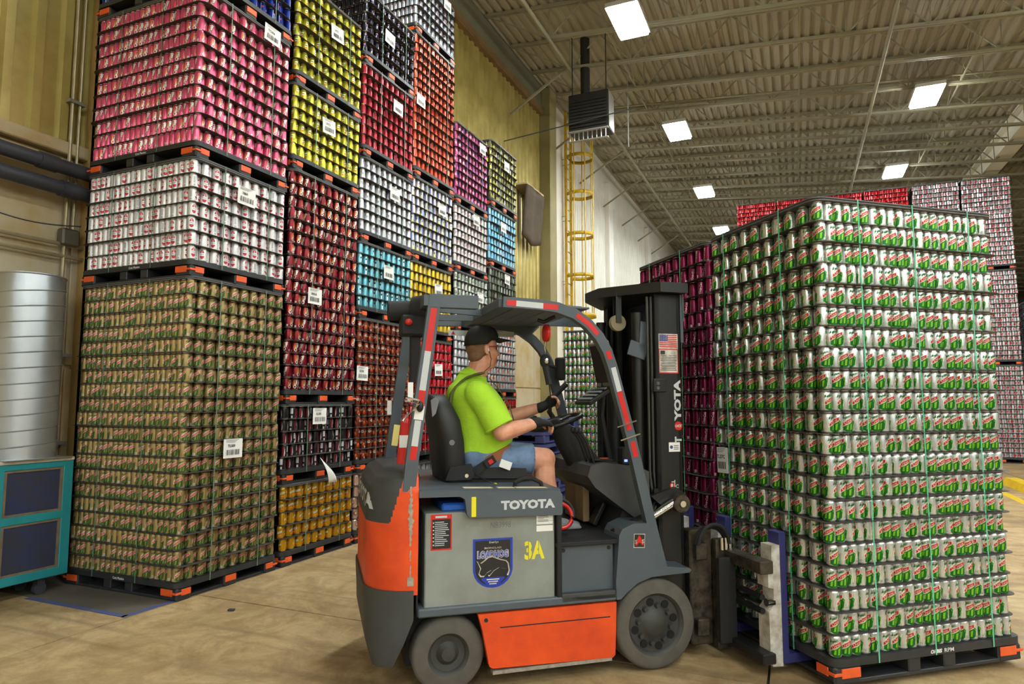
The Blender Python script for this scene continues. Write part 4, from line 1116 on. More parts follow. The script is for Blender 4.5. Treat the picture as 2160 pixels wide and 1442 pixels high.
P5(flatpoly([(-1.905, .60), (-1.862, .562), (-1.835, .553), (-1.808, .562), (-1.765, .60), (-1.775, .608), (-1.895, .608)], yb - .0021), 'emblem_base', mat('emblem_blue', rgb(34, 60, 170), .45), bt, 0)
mb = MB(); put_text(mb, 'EnerSys', (-1.83, yb - .0025, .800), X, Zv, .016, .03, width=.055); put_text(mb, 'IRONCLAD', (-1.835, yb - .0025, .770), X, Zv, .010, .02, width=.10)
for i, s_ in enumerate(('BUILT TO WORK', '1-800', 'www')): mb.box(-1.872 + .008 * i, -1.798 - .008 * i, yb - .003, yb - .0028, .594 - .012 * i, .600 - .012 * i)
P5(mb, 'emblem_lettering', m_wht, bt, 0)
mb = MB(); put_text(mb, 'LOADHOG', (-1.835, yb - .0024, .735), X, Zv, .046, .10, width=.185); P5(mb, 'emblem_lettering', m_wht, bt, 0)
mb = MB(); put_text(mb, 'LOADHOG', (-1.835, yb - .0030, .735), X, Zv, .040, .02, width=.175); P5(mb, 'emblem_lettering', mat('emblem_blue2', rgb(70, 90, 190), .45), bt, 0)
boar = [(-1.925, .700), (-1.905, .688), (-1.888, .698), (-1.862, .718), (-1.84, .722), (-1.80, .705), (-1.76, .694), (-1.748, .68), (-1.742, .64), (-1.75, .618), (-1.758, .618), (-1.758, .65), (-1.78, .655), (-1.80, .66), (-1.83, .645), (-1.855, .618), (-1.862, .622), (-1.845, .648), (-1.87, .635), (-1.885, .617), (-1.905, .618), (-1.915, .632), (-1.905, .66), (-1.912, .675)]
P5(flatpoly([(-1.835 + (u + 1.835) * 1.06, .665 + (z - .665) * 1.09) for u, z in boar], yb - .0034), 'emblem_boar', m_wht, bt, 0)
P5(flatpoly([(-1.835 + (u + 1.835) * .985, .665 + (z - .665) * .95) for u, z in boar], yb - .0040), 'emblem_boar', mat('label_black', (.015, .015, .015), .5), bt, 0)
mb = MB(); put_text(mb, '3A', (-1.587, yb - .0012, .742), X, Zv, .105, .04, width=.122); P5(mb, 'stencil_number', m_yelp, bt, 0)
mb = MB()
for q in (-1.624, -1.563): mb.box(q - .002, q + .002, yb - .002, yb - .0017, .685, .80)
P5(mb, 'stencil_gap', m_batt, bt, 0)
mb = MB(); put_text(mb, 'NB3998', (-1.79, yb - .0012, .895), X, Zv, .032, -.012, width=.12, shear=.1); P5(mb, 'handwriting', mat('marker', (.12, .12, .12), .6), bt, 0)
for (za, zb_) in ((.905, .94), (.885, .903), (.845, .878)): dec('white_label', m_paper, -1.575, -1.475, za, zb_)
mb = MB()
for i in range(5): mb.box(-1.565, -1.565 + random.uniform(.03, .07), yb - .0022, yb - .0018, .932 - .008 * i, .934 - .008 * i)
P5(mb, 'small_print', m_print, bt, 0)
P5(MB().box(-1.455, -1.425, -.565, .56, .455, 1.05, .005), 'bulkhead', m_mblk)
P5(MB().box(-2.26, -1.46, .3, .5, .45, .98), 'battery_back', m_mblk)
# --- hood with the nameplate
mb = MB().prism([(-2.26, 1.10), (-2.26, 1.068), (-2.035, 1.066), (-2.005, 1.05), (-1.993, .965), (-1.98, .948), (-1.435, .938), (-1.426, .95), (-1.426, 1.055), (-1.445, 1.078)], YN - .008, YN + .04)
hd = P5(mb, 'hood_side', m_slate, smooth=.4)
mb = MB(); put_text(mb, 'TOYOTA', (-1.635, YN - .0088, 1.008), X, Zv, .052, .055, width=.325); P5(mb, 'lettering', m_whtr, hd, 0)
P5(MB().box(-1.968, -1.942, YN - .0093, YN - .0085, .952, 1.062), 'yellow_mark', m_yelp, hd, 0)
P5(MB().prism([(-2.262, 1.075), (-1.43, 1.055), (-1.43, 1.085), (-2.262, 1.112)], -.55, .56), 'hood', m_slate, smooth=.4)
for a, b_ in ((-2.0, -1.83), (-1.80, -1.70), (-1.69, -1.50)):
    P5(MB().prism([(a, 1.1045 - .027 * (a + 2.26) / .83 + .0085), (b_, 1.1045 - .027 * (b_ + 2.26) / .83 + .0085), (b_, 1.106 - .027 * (b_ + 2.26) / .83 + .0085), (a, 1.106 - .027 * (a + 2.26) / .83 + .0085)], -.53, -.47), 'hood_sticker', mat('sticker_cream', rgb(214, 204, 170), .6), smooth=0)
P5(MB().tube([(-1.68, -.45, 1.08), (-1.675, -.45, 1.115), (-1.63, -.45, 1.14), (-1.57, -.45, 1.14), (-1.515, -.45, 1.11), (-1.505, -.45, 1.07)], .013), 'grab_handle', m_mblk)
# --- step, floor, fender
P5(MB().box(-1.43, -1.085, -.53, .53, .47, .755, .006), 'step_box', m_slate)
for u in (-1.405, -1.115): P5(MB().cyl((u, -.531, .725), (u, -.535, .725), .011, n=10), 'step_bolt', m_mblk)
P5(MB().box(-1.43, -1.09, -.572, -.50, .44, .486, .004), 'step_plate', m_char)
P5(MB().box(-1.46, -.84, -.56, .56, .75, .775, .004), 'floor_plate', m_mblk)
for s in (-1, 1):
    mb = MB().prism([(-1.088, .43), (-1.09, .53), (-1.065, .80), (-1.045, .835), (-.97, .865), (-.86, .86), (-.77, .60), (-.60, .58), (-.585, .565), (-.60, .552), (-.76, .548), (-.86, .543), (-.95, .515), (-1.02, .465), (-1.06, .43)], s * .574, s * .36)
    fd = P5(mb, 'fender', m_slate if s < 0 else m_slate, smooth=.35)
    if s < 0:
        P5(MB().obox((-.935, -.5755, .762), (.074, .001, .082), Matrix.Rotation(.06, 3, 'Y')), 'sticker', m_wht, fd, 0)
        P5(MB().obox((-.935, -.5763, .762), (.066, .001, .074), Matrix.Rotation(.06, 3, 'Y')), 'sticker', mat('label_black', (.015, .015, .015), .5), fd, 0)
        mb = MB(); put_text(mb, 'A', (-.935, -.5772, .764), X, Zv, .056, .05); P5(mb, 'lettering', m_redr, fd, 0)
        mb = MB(); put_text(mb, 'S', (-.958, -.5776, .758), X, Zv, .024, .03); put_text(mb, 'S', (-.912, -.5776, .758), X, Zv, .024, .03); P5(mb, 'lettering', m_wht, fd, 0)
P5(MB().prism([(-1.0, .76), (-.93, .93), (-.80, .93), (-.74, .55), (-.95, .55)], -.36, .36), 'front_cowl', m_mblk, smooth=.3)
# --- dash and steering
mb = MB().prism([(-1.19, 1.13), (-1.17, 1.195), (-1.08, 1.215), (-.84, 1.18), (-.77, 1.15), (-.765, .87), (-.86, .855), (-1.02, .97), (-1.14, 1.06)], -.40, .36)
P5(mb, 'dashboard', m_char, smooth=.3)
P5(MB().obox((-1.06, -.30, 1.224), (.13, .12, .012), Matrix.Rotation(.05, 3, 'Y'), .004), 'switch_panel', m_mblk)
P5(MB().obox((-1.04, -.31, 1.232), (.05, .03, .006), None, .002), 'orange_switch', m_orange)
P5(MB().box(-.93, -.85, -.36, -.27, 1.19, 1.30, .008), 'charge_meter', m_mblk)
P5(MB().box(-.922, -.90, -.3615, -.3600, 1.21, 1.225), 'meter_light', mat('led_blue', (.1, .15, 1), .4, emit=4), smooth=0)
P5(MB().box(-.872, -.862, -.3615, -.3600, 1.27, 1.278), 'meter_light', mat('led_red', (1, .05, .05), .4, emit=4), smooth=0)
P5(MB().tube([(-1.26, -.05, 1.43), (-1.20, -.05, 1.36), (-1.12, -.05, 1.24), (-1.00, -.05, 1.10), (-.92, -.05, .92)], [.055, .088, .098, .10, .09], 16), 'column_boot', m_mblk)
P5(MB().box(-1.10, -1.055, -.1, .24, .80, 1.12, .004), 'tan_panel', mat('tan_panel', rgb(146, 122, 84), .6, var=.3, scale=6))
sw = []
R = Matrix.Rotation(-.30, 3, 'Y'); swc = Vector((-1.27, -.05, 1.455))
mb = MB().tube([swc + R @ Vector((.175 * math.cos(t), .175 * math.sin(t), 0)) for t in np.linspace(0, 2 * PI, 33)[:-1]], .014, 10, closed=True)
stw = P5(mb, 'steering_wheel', m_blk, smooth=1)
mb = MB()
for t in (.5, 2.6, 4.7): mb.beam(swc, swc + R @ Vector((.17 * math.cos(t), .17 * math.sin(t), 0)), .03, .012)
mb.lathe([(.05, -.03), (.05, .01), (.03, .02), (.001, .02)], swc, R @ Vector((0, 0, 1)), 16); P5(mb, 'spokes', m_blk, stw)
for i in range(3):
    q = (-1.12 - .0, -.34 + .06 * i, 1.20); P5(MB().tube([q, (q[0] - .05, q[1], 1.34), (q[0] - .09, q[1], 1.40)], .008), 'hydraulic_lever', m_blk)
    P5(MB().ell((q[0] - .095, q[1], 1.41), (.016, .016, .022), 10), 'lever_knob', m_blk)
for u, y in ((-1.02, -.15), (-1.0, .05)): P5(MB().obox((u, y, .86), (.03, .09, .16), Matrix.Rotation(.5, 3, 'Y'), .006), 'pedal', m_blk)
P5(MB().tube([(-1.37 + .07 * math.cos(t), -.40 + .02 * math.sin(t), .90 + .07 * math.sin(t)) for t in np.linspace(-2.3, 1.9, 16)], .011), 'battery_cable', m_redr)
P5(MB().tube([(-1.37 + .085 * math.cos(t), -.39 + .02 * math.sin(t), .91 + .085 * math.sin(t)) for t in np.linspace(-2.3, 2.0, 16)], .011), 'battery_cable', m_blk)
# --- seat
mb = MB().prism([(-2.02, 1.13), (-1.56, 1.115), (-1.535, 1.14), (-1.545, 1.185), (-1.60, 1.20), (-1.80, 1.185), (-1.96, 1.195), (-2.02, 1.18)], -.25, .23)
P5(mb, 'seat_cushion', m_seat, smooth=.7)
P5(MB().prism([(-2.05, 1.09), (-1.60, 1.085), (-1.56, 1.10), (-1.56, 1.125), (-2.05, 1.135)], -.23, .21), 'seat_base', m_mblk)
def seatback(u, v):
    a = (u - .5) * 2; w = .255 * (1 - .25 * max(0, v - .75) * 4 * .6)
    return None
mb = MB()
sec = [(1.10, -2.07, -1.93, .235), (1.20, -2.085, -1.935, .25), (1.35, -2.10, -1.945, .255), (1.48, -2.125, -1.97, .25), (1.56, -2.145, -2.01, .22), (1.615, -2.155, -2.04, .17), (1.64, -2.15, -2.07, .11)]
N_ = 20; vs = []
for z, ub, uf_, w in sec:
    for i in range(N_):
        a = 2 * PI * i / N_; c, s_ = math.cos(a), math.sin(a); f = lambda q: math.copysign(abs(q) ** .55, q)
        vs.append(((ub + uf_) / 2 + (uf_ - ub) / 2 * f(c) + (.025 if c > .2 and abs(s_) > .7 else 0), -.01 + w * f(s_), z))
mb.add(vs, [(j * N_ + i, j * N_ + (i + 1) % N_, (j + 1) * N_ + (i + 1) % N_, (j + 1) * N_ + i) for j in range(len(sec) - 1) for i in range(N_)] + [tuple(reversed(range(N_))), tuple(range((len(sec) - 1) * N_, len(sec) * N_))])
sb = P5(mb, 'seat_back', m_seat, smooth=1.0)
P5(MB().cyl((-2.02, -.268, 1.345), (-2.02, -.255, 1.345), .017, n=14), 'lumbar_knob', m_greyp, sb)
P5(MB().prism([(-2.12, 1.52), (-2.10, 1.60), (-2.12, 1.62), (-2.15, 1.60), (-2.14, 1.5)], -.26, -.235), 'bolster_trim', m_greyp, sb)
P5(MB().prism([(-2.06, 1.12), (-1.90, 1.12), (-1.88, 1.16), (-1.90, 1.215), (-2.03, 1.20)], -.275, -.25), 'hinge_cover', m_mblk, sb)
P5(MB().cyl((-1.93, -.278, 1.145), (-1.93, -.272, 1.145), .012, n=12), 'hinge_bolt', m_chrome, sb)
P5(MB().tube([(-1.90, -.27, 1.20), (-1.87, -.28, 1.15), (-1.80, -.285, 1.11), (-1.76, -.285, 1.09)], .004, 6), 'seat_wire', m_blk)
P5(MB().obox((-1.74, -.30, 1.085), (.05, .03, .012), Matrix.Rotation(.5, 3, 'Y'), .003), 'yellow_plug', m_yelp)
# --- overhead guard
path = [(-.775, .59), (-.83, .80), (-.966, 1.36), (-1.085, 1.80), (-1.12, 1.90), (-1.17, 1.985), (-1.24, 2.06), (-1.33, 2.12), (-1.44, 2.155), (-1.56, 2.168), (-1.78, 2.175)]
gd = []
for s in (-1, 1):
    y = s * .535
    g = P5(MB().bar([(u, y, z) for u, z in path], .055, .062, side=(0, 1, 0)), 'guard_front_post', m_slate, smooth=.5)
    P5(MB().bar([(-1.78, y, 2.175), (-2.20, y, 2.165)], .05, .05, side=(0, 1, 0)) if s > 0 else MB().bar([(-1.93, y, 2.165), (-2.215, y, 2.165)], .06, .075, side=(0, 1, 0)), 'guard_top_rail', m_slate)
    r_ = P5(MB().bar([(-2.185, y, 2.14), (-2.30, y, 1.26), (-2.315, y, 1.10)], .055, .07, side=(0, 1, 0)), 'guard_rear_post', m_slate)
    if s < 0:
        def along(a, b, t0, t1, w, m_, nm):
            a, b = Vector((a[0], y, a[1])), Vector((b[0], y, b[1])); p, q = a.lerp(b, t0), a.lerp(b, t1)
            return P5(MB().beam(p + Vector((0, -.0285, 0)), q + Vector((0, -.0285, 0)), .0015, w, (0, -1, 0)) if False else MB().bar([p + Vector((0, -.0283, 0)), q + Vector((0, -.0283, 0))], .0012, w, side=(0, 1, 0)), nm, m_, g, 0)
        A_, B_ = (-2.185, 2.14), (-2.30, 1.26)
        for t0, t1, m_ in ((.02, .30, m_redr), (.30, .55, m_whtr), (.55, .63, m_redr), (.74, .90, m_whtr), (.90, .985, m_redr)): along(A_, B_, t0, t1, .036, m_, 'reflective_tape')
        along(A_, B_, .645, .735, .052, m_paper, 'sticker'); along(A_, B_, .635, .65, .052, m_orange, 'sticker')
        along((-2.20, 2.165), (-1.94, 2.165), .10, .48, .034, m_whtr, 'reflective_tape'); along((-2.20, 2.165), (-1.94, 2.165), .48, .97, .034, m_redr, 'reflective_tape')
        along((-1.775, 2.172), (-1.44, 2.155), .05, .22, .034, m_redr, 'reflective_tape'); along((-1.775, 2.172), (-1.44, 2.155), .22, .72, .034, m_whtr, 'reflective_tape'); along((-1.775, 2.172), (-1.44, 2.155), .72, 1, .034, m_redr, 'reflective_tape')
        for i in (6, 5): along(path[i + 1], path[i], .1 if i == 6 else 0, 1 if i == 6 else .8, .03, m_redr, 'reflective_tape')
        along(path[4], path[3], .0, .5, .03, m_redr, 'reflective_tape')
        for t0, t1, m_ in ((0, .33, m_whtr), (.33, .86, m_redr)): along(path[3], path[2], t0, t1, .032, m_, 'reflective_tape')
        along(path[2], path[1], .02, .18, .032, m_redr, 'reflective_tape')
        for zc in (1.455, 1.375):
            P5(MB().bar([(-.985 - (zc - 1.36) * .27 + dx, y - .03, zc + dx * .3) for dx in (-.055, .075)], .01, .008, side=(0, 1, 0)), 'clamp_bolt', m_chrome, g)
P5(MB().bar([(-2.21, -.56, 2.165), (-2.21, .56, 2.165)], .07, .06), 'guard_rear_bar', m_slate)
P5(MB().box(-1.80, -1.76, -.53, .53, 2.145, 2.20, .004), 'guard_cross_bar', m_slate)
mb = MB()
for i in range(5): P5(MB().obox((-1.73 + .115 * i, 0, 2.165), (.1135, 1.02, .012), Matrix.Rotation(-.02, 3, 'Y'), .003), 'roof_slat', m_slate)
P5(MB().prism([(-1.80, 2.185), (-1.20, 2.19), (-1.20, 2.155), (-1.26, 2.10), (-1.78, 2.15)], .50, .53), 'roof_side_plate', m_slate)
P5(MB().box(-1.30, -.84, .515, .53, 2.17, 2.335, .004), 'roof_visor', m_slate)
for i in range(2): P5(MB().beam((-2.2, -.25 + .5 * i, 2.165), (-1.78, -.10 + .25 * i, 2.165), .035, .04), 'guard_stay', m_slate)
P5(MB().box(-1.90, -1.40, .505, .512, 2.075, 2.115), 'decal_strip', m_whtr, smooth=0)
mb = MB()
for i in range(2): mb.add([(-1.88 + .2 * i, .5035, 2.083), (-1.85 + .2 * i, .5035, 2.083), (-1.865 + .2 * i, .5035, 2.11)], [(0, 1, 2)])
P5(mb, 'warning_triangle', m_redr, smooth=0)
# rear beacon and lamp unit
P5(MB().cyl((-2.42, -.30, 2.13), (-2.22, -.30, 2.14), .06, n=20).cyl((-2.25, -.30, 2.14), (-2.17, -.36, 2.15), .085, n=20), 'rear_lamp', m_mblk)
P5(MB().box(-2.35, -2.20, -.40, -.26, 1.98, 2.10, .01), 'lamp_bracket', m_mblk)
P5(MB().ell((-2.31, -.41, 2.055), (.022, .018, .02), 10), 'red_lamp', m_redr)
P5(MB().box(-2.29, -2.23, -.36, -.30, 1.70, 2.0, .006), 'lamp_post', m_mblk)
# fire extinguisher on the rear post
P5(MB().cyl((-2.335, -.36, 1.235), (-2.315, -.36, 1.47), .028, n=14).cyl((-2.315, -.36, 1.47), (-2.313, -.36, 1.52), .028, .014, n=14), 'extinguisher', m_redr)
P5(MB().box(-2.352, -2.296, -.392, -.388, 1.33, 1.40), 'extinguisher_label', m_paper, smooth=0)
P5(MB().obox((-2.37, -.37, 1.40), (.035, .004, .12), Matrix.Rotation(.12, 3, 'Y')), 'yellow_tag', mat('tag_yellow', rgb(226, 214, 130), .6), smooth=0)
P5(MB().tube([(-2.30, -.58, 1.545), (-2.27, -.60, 1.60), (-2.345, -.60, 1.615), (-2.35, -.60, 1.60), (-2.27, -.60, 1.58), (-2.355, -.60, 1.50), (-2.36, -.60, 1.485)], .007, 6), 'clip_handle', m_chrome)
P5(MB().ell((-2.262, -.57, 1.565), (.02, .02, .03), 12), 'seat_belt_anchor', m_blk)
P5(MB().box(-2.33, -2.30, -.5655, -.5645, 1.60, 1.70), 'sticker', m_paper, smooth=0)
P5(MB().box(-2.335, -2.305, .50, .505, 1.50, 1.60), 'sticker', m_paper, smooth=0)
# reel, scanner, screen and pads
P5(MB().cyl((-1.455, -.36, 2.02), (-1.435, -.36, 2.02), .055, n=20).cyl((-1.46, -.36, 2.02), (-1.43, -.36, 2.02), .04, n=20), 'cord_reel', m_redr)
P5(MB().tube([(-1.50, -.36, 2.10), (-1.46, -.36, 2.09), (-1.40, -.40, 2.12)], .012), 'reel_arm', m_blk)
P5(MB().tube([(-1.45, -.36, 1.965), (-1.452, -.355, 1.93), (-1.446, -.355, 1.90), (-1.45, -.355, 1.885)], .006, 6), 'reel_cord', m_chrome)
P5(MB().ell((-1.45, -.355, 1.845), (.036, .03, .045), 14).tube([(-1.45, -.355, 1.82), (-1.435, -.355, 1.74), (-1.425, -.355, 1.70)], [.022, .018, .02]), 'barcode_scanner', m_mblk)
P5(MB().ell((-1.45, -.385, 1.845), (.016, .008, .02), 10), 'scanner_window', m_chrome)
P5(MB().tube([(-1.425, -.355, 1.70), (-1.41, -.34, 1.62), (-1.36, -.2, 1.50)], .004, 6), 'scanner_cord', m_blk)
P5(MB().obox((-1.0, -.22, 1.84), (.035, .26, .30), Matrix.Rotation(-.2, 3, 'Y'), .008), 'screen', m_greyp)
P5(MB().obox((-1.02, -.22, 1.84), (.004, .22, .25), Matrix.Rotation(-.2, 3, 'Y')), 'screen_glass', m_blk)
P5(MB().obox((-1.08, -.22, 1.62), (.16, .26, .025), Matrix.Rotation(-.55, 3, 'Y'), .006), 'keypad', m_mblk)
mb = MB()
for i in range(4): mb.obox((-1.13 + .033 * i, -.22, 1.612 + .022 * i), (.018, .22, .006), Matrix.Rotation(-.55, 3, 'Y'))
P5(mb, 'keypad_rows', m_greyp, smooth=0)
P5(MB().tube([(-.98, -.20, 1.75), (-.96, -.1, 1.5), (-.90, -.1, 1.2)], .018), 'screen_arm', m_mblk)
P5(MB().box(-1.10, -1.04, .36, .44, 1.75, 1.92, .01).tube([(-1.07, .40, 1.84), (-1.16, .42, 1.86), (-1.13, .5, 1.9)], .014), 'camera_unit', m_mblk)
P5(MB().tube([(-1.06, .30, 1.72), (-1.17, .3, 1.62), (-1.20, .28, 1.52), (-1.16, .26, 1.45)], .02), 'phone_arm', m_mblk)
# --- mast
for s in (-1, 1):
    rl = P5(MB().box(-.71, -.525, s * .40, s * .378, .06, 2.30, .004).box(-.71, -.675, s * .40, s * .33, .06, 2.30, .004).box(-.555, -.525, s * .40, s * .33, .06, 2.30, .004), 'mast_rail', m_blk)
    P5(MB().box(-.66, -.545, s * .325, s * .31, .10, 2.26, .003).box(-.66, -.635, s * .325, s * .265, .10, 2.26, .003).box(-.57, -.545, s * .325, s * .265, .10, 2.26, .003), 'inner_rail', m_blk)
    P5(MB().cyl((-.78, s * .29, .15), (-.78, s * .29, 2.18), .038, n=16), 'lift_cylinder', m_blk)
    P5(MB().box(-.725, -.705, s * .12 - .02, s * .12 + .02, .3, 2.15), 'lift_chain', m_mblk, smooth=0)
    for k in range(2): P5(MB().tube([(-.735 - .03 * k, s * (.20 + .03 * k), z) for z in (2.15, 1.6, 1.25)] + [(-.73 - .03 * k, s * (.21 + .03 * k), 1.05), (-.72, s * (.24 + .03 * k), .92), (-.75, s * (.25 + .03 * k), .84)], .010, 8), 'mast_hose', m_mblk)
P5(MB().lathe([(.02, -.018), (.055, -.018), (.055, -.012), (.045, -.006), (.045, .006), (.055, .012), (.055, .018), (.02, .018)], (-.88, -.20, 2.12), (0, 1, 0), 24), 'chain_sheave', mat('sheave', rgb(130, 120, 92), .5, .3))
P5(MB().box(-.90, -.86, -.225, -.215, 2.12, 2.33).box(-.90, -.86, -.185, -.175, 2.12, 2.33), 'sheave_bracket', m_blk)
P5(MB().prism([(-.50, -.47), (-.70, -.47), (-.98, -.12), (-.98, .12), (-.70, .47), (-.50, .47)], 2.30, 2.365, 'z'), 'mast_crosshead', m_blk, smooth=0)
for z in (.30, .95): P5(MB().box(-.735, -.69, -.40, .40, z, z + .09, .004), 'mast_cross_member', m_blk)
P5(MB().box(-.515, -.49, -.40, .40, 2.12, 2.29, .004).box(-.52, -.50, -.40, -.36, 1.98, 2.29), 'mast_top_guard', m_slate)
P5(MB().obox((-.76, -.33, 2.02), (.05, .012, .2), Matrix.Rotation(.1, 3, 'Y'), .003).obox((-.80, -.33, 1.93), (.13, .012, .10), Matrix.Rotation(.3, 3, 'Y'), .003), 'mast_bracket', m_slate)
for zc in (1.71, 1.68): P5(MB().cyl((-.70, -.415, zc), (-.70, -.402, zc), .012, n=10), 'mast_bolt', m_chrome)
P5(MB().box(-.73, -.64, -.412, -.402, 1.655, 1.74, .003), 'bolt_plate', m_blk)
P5(MB().box(-.79, -.70, -.35, -.34, 1.12, 1.14), 'hose_clamp', m_chrome)
ym = -.4012
fp = P5(MB().box(-.685, -.545, ym - .001, ym, 1.775, 2.035), 'mast_sticker', m_wht, rl.parent, 0, label='white sticker with a striped flag')
mb = MB()
for i in range(7): mb.box(-.68, -.55, ym - .0016, ym - .001, 2.028 - .0125 * i - .0062, 2.028 - .0125 * i)
mb.box(-.685, -.545, ym - .0016, ym - .001, 1.775, 1.782).box(-.685, -.681, ym - .0016, ym - .001, 1.775, 1.935).box(-.549, -.545, ym - .0016, ym - .001, 1.775, 1.935).box(-.685, -.545, ym - .0016, ym - .001, 1.930, 1.936); P5(mb, 'flag_stripes', m_redr, smooth=0)
P5(MB().box(-.68, -.618, ym - .0022, ym - .0014, 1.985, 2.028), 'flag_canton', mat('flag_blue', rgb(50, 60, 130), .5), smooth=0)
mb = MB()
for i in range(5):
    for j in range(5): mb.box(-.676 + .012 * i, -.672 + .012 * i, ym - .0027, ym - .0022, 1.989 + .008 * j, 1.993 + .008 * j)
P5(mb, 'flag_stars', m_wht, smooth=0)
mb = MB()
for i in range(9): mb.box(-.672 + .004 * (i % 3), -.557 - .005 * (i % 2), ym - .0016, ym - .001, 1.795 + .0105 * i, 1.799 + .0105 * i)
mb.box(-.672, -.64, ym - .0016, ym - .001, 1.90, 1.924); put_text(mb, 'Sales - Service', (-.612, ym - .0018, 1.893), X, Zv, .010, .02, width=.11); P5(mb, 'small_print', m_print, smooth=0)
mb = MB(); put_text(mb, 'T', (-.556, ym - .001, 1.345), Zv, (-1, 0, 0), .05, .05); put_text(mb, 'YOTA', (-.556, ym - .001, 1.60), Zv, (-1, 0, 0), .05, .05, width=.27); P5(mb, 'lettering', m_whtr, smooth=0)
P5(MB().cyl((-.553, ym, 1.435), (-.553, ym - .002, 1.435), .028, n=24), 'month_sticker', m_redr)
mb = MB(); put_text(mb, 'OCT', (-.553, ym - .0026, 1.435), X, Zv, .018, .06); P5(mb, 'lettering', m_wht, smooth=0)
P5(MB().box(-.625, -.545, ym - .001, ym, 1.27, 1.33), 'sticker', m_paper, smooth=0)
P5(MB().cyl((-.607, ym, 1.30), (-.607, ym - .0016, 1.30), .011, n=16), 'sticker_mark', mat('flag_blue', rgb(50, 60, 130), .5))
mb = MB()
for i in range(3): mb.box(-.59, -.555, ym - .0016, ym - .001, 1.285 + .011 * i, 1.289 + .011 * i)
P5(mb, 'small_print', m_print, smooth=0)
for zc in (1.055, .985):
    P5(MB().cyl((-.608, ym, zc), (-.608, ym - .0012, zc), .017, n=16), 'crush_warning', m_redr)
    P5(MB().box(-.616, -.602, ym - .002, ym - .0012, zc - .02, zc + .012), 'crush_warning', m_wht, smooth=0)
mb = MB().box(-.592, -.585, ym - .0016, ym - .001, .955, 1.09).box(-.612, -.592, ym - .0016, ym - .001, .955, .962).box(-.612, -.592, ym - .0016, ym - .001, 1.075, 1.082)
for zc in (.985, 1.05): put_text(mb, 'C', (-.572, ym - .0016, zc), X, Zv, .024, .03)
P5(mb, 'crush_warning', m_wht, smooth=0)
P5(MB().box(-.60, -.59, -.31, .31, .7, 2.28), 'mast_dark_fill', m_blk, smooth=0)  # added black sheet standing in for the dark inside of the mast
P5(MB().cyl((-.80, .02, .2), (-.80, .02, 1.75), .06, n=18), 'lift_cylinder', m_blk)
for k in range(2):
    P5(MB().tube([(-.745 + .028 * k, -.365, z) for z in (2.28, 1.7, 1.14)] + [(-.735 + .028 * k, -.368, 1.05), (-.72 + .03 * k, -.372, .95), (-.75, -.37, .86)], .009, 8), 'mast_pipe', m_hosegrey)
# tilt cylinders
for s in (-1, 1):
    P5(MB().cyl((-1.05, s * .47, .775), (-.80, s * .47, .875), .045, n=16), 'tilt_cylinder', m_blk)
    P5(MB().cyl((-.80, s * .47, .875), (-.62, s * .47, .965), .028, n=16), 'tilt_rod', m_chrome)
    P5(MB().cyl((-.60, s * .43, .955), (-.60, s * .51, .955), .055, n=18), 'tilt_pivot', m_steel)
    P5(MB().cyl((-.60, s * .512, .955), (-.60, s * .522, .955), .02, n=12), 'pivot_pin', m_chrome)
    P5(MB().prism([(-.78, 1.0), (-.60, 1.05), (-.53, 1.0), (-.54, .90), (-.66, .90)], s * .40, s * .44), 'tilt_bracket', m_blk)
# --- carriage with the double pallet handler
P5(MB().box(-.50, -.42, -.50, .50, .60, .70, .006).box(-.50, -.42, -.50, .50, .14, .24, .006), 'carriage', m_steel)
for s in (-1, 1):
    P5(MB().box(-.52, -.36, s * .45, s * .36, .07, .78, .008), 'carriage_side', m_steel)
    P5(MB().box(-.36, -.24, s * .50, s * .44, .05, .72, .006), 'handler_plate', m_steel)
    for k in range(3): P5(MB().tube([(-.40 + .11 * math.cos(t), s * (.49 + .025 * k), .70 + (.10 + .012 * k) * math.sin(t)) for t in np.linspace(PI, 0, 12)], .012, 8), 'handler_hose', m_mblk)
    for k in range(3): P5(MB().cyl((-.33 + .03 * k, s * .52, .66), (-.33 + .03 * k, s * .52, .735), .012, n=10), 'hose_fitting', m_chrome)
    P5(MB().box(-.38, -.26, s * .56, s * .52, .10, .62, .006), 'hose_tray', m_mblk)
def back(mb, d=-.042):
    mb.v = [(q[0] + d, q[1], q[2]) for q in mb.v]; return mb
P5(back(MB().box(-.26, -.17, -.86, .86, .585, .66, .006)), 'upper_rail', m_steel)
P5(back(MB().box(-.26, -.17, -.86, .86, .075, .135, .006)), 'lower_rail', m_blk)
for z in (.36, .44): P5(back(MB().cyl((-.21, -.80, z), (-.21, .80, z), .018, n=12)), 'spread_cylinder', m_blk)
for k, y in enumerate((-.775, -.23, .23, .775)):
    pt = P5(back(MB().prism([(-.17, .05), (-.10, .045), (-.10, .74), (-.155, .74), (-.16, .60), (-.185, .58), (-.185, .50), (-.15, .49), (-.15, .40), (-.185, .36), (-.185, .12)], y - .05, y + .05)), 'fork_shank', m_wht, smooth=.3)
    P5(back(MB().box(-.10, -.055, y - .052, y + .052, .075, .815, .004)), 'shank_face', m_bluep, pt)
    P5(back(MB().prism([(-.10, .062), (1.06, .066), (1.10, .078), (1.06, .094), (-.06, .115), (-.10, .14)], y - .06, y + .06)), 'fork_blade', m_bluep, pt, smooth=.3)
    P5(back(MB().cyl((-.19, y - .03, .41), (-.14, y - .03, .41), .024, n=12)), 'shank_pin', m_chrome, pt)
P5(MB().ell((-.24, -.38, .38), (.02, .05, .075), 12), 'yellow_bumper', mat('bumper_yellow', rgb(206, 190, 40), .5))

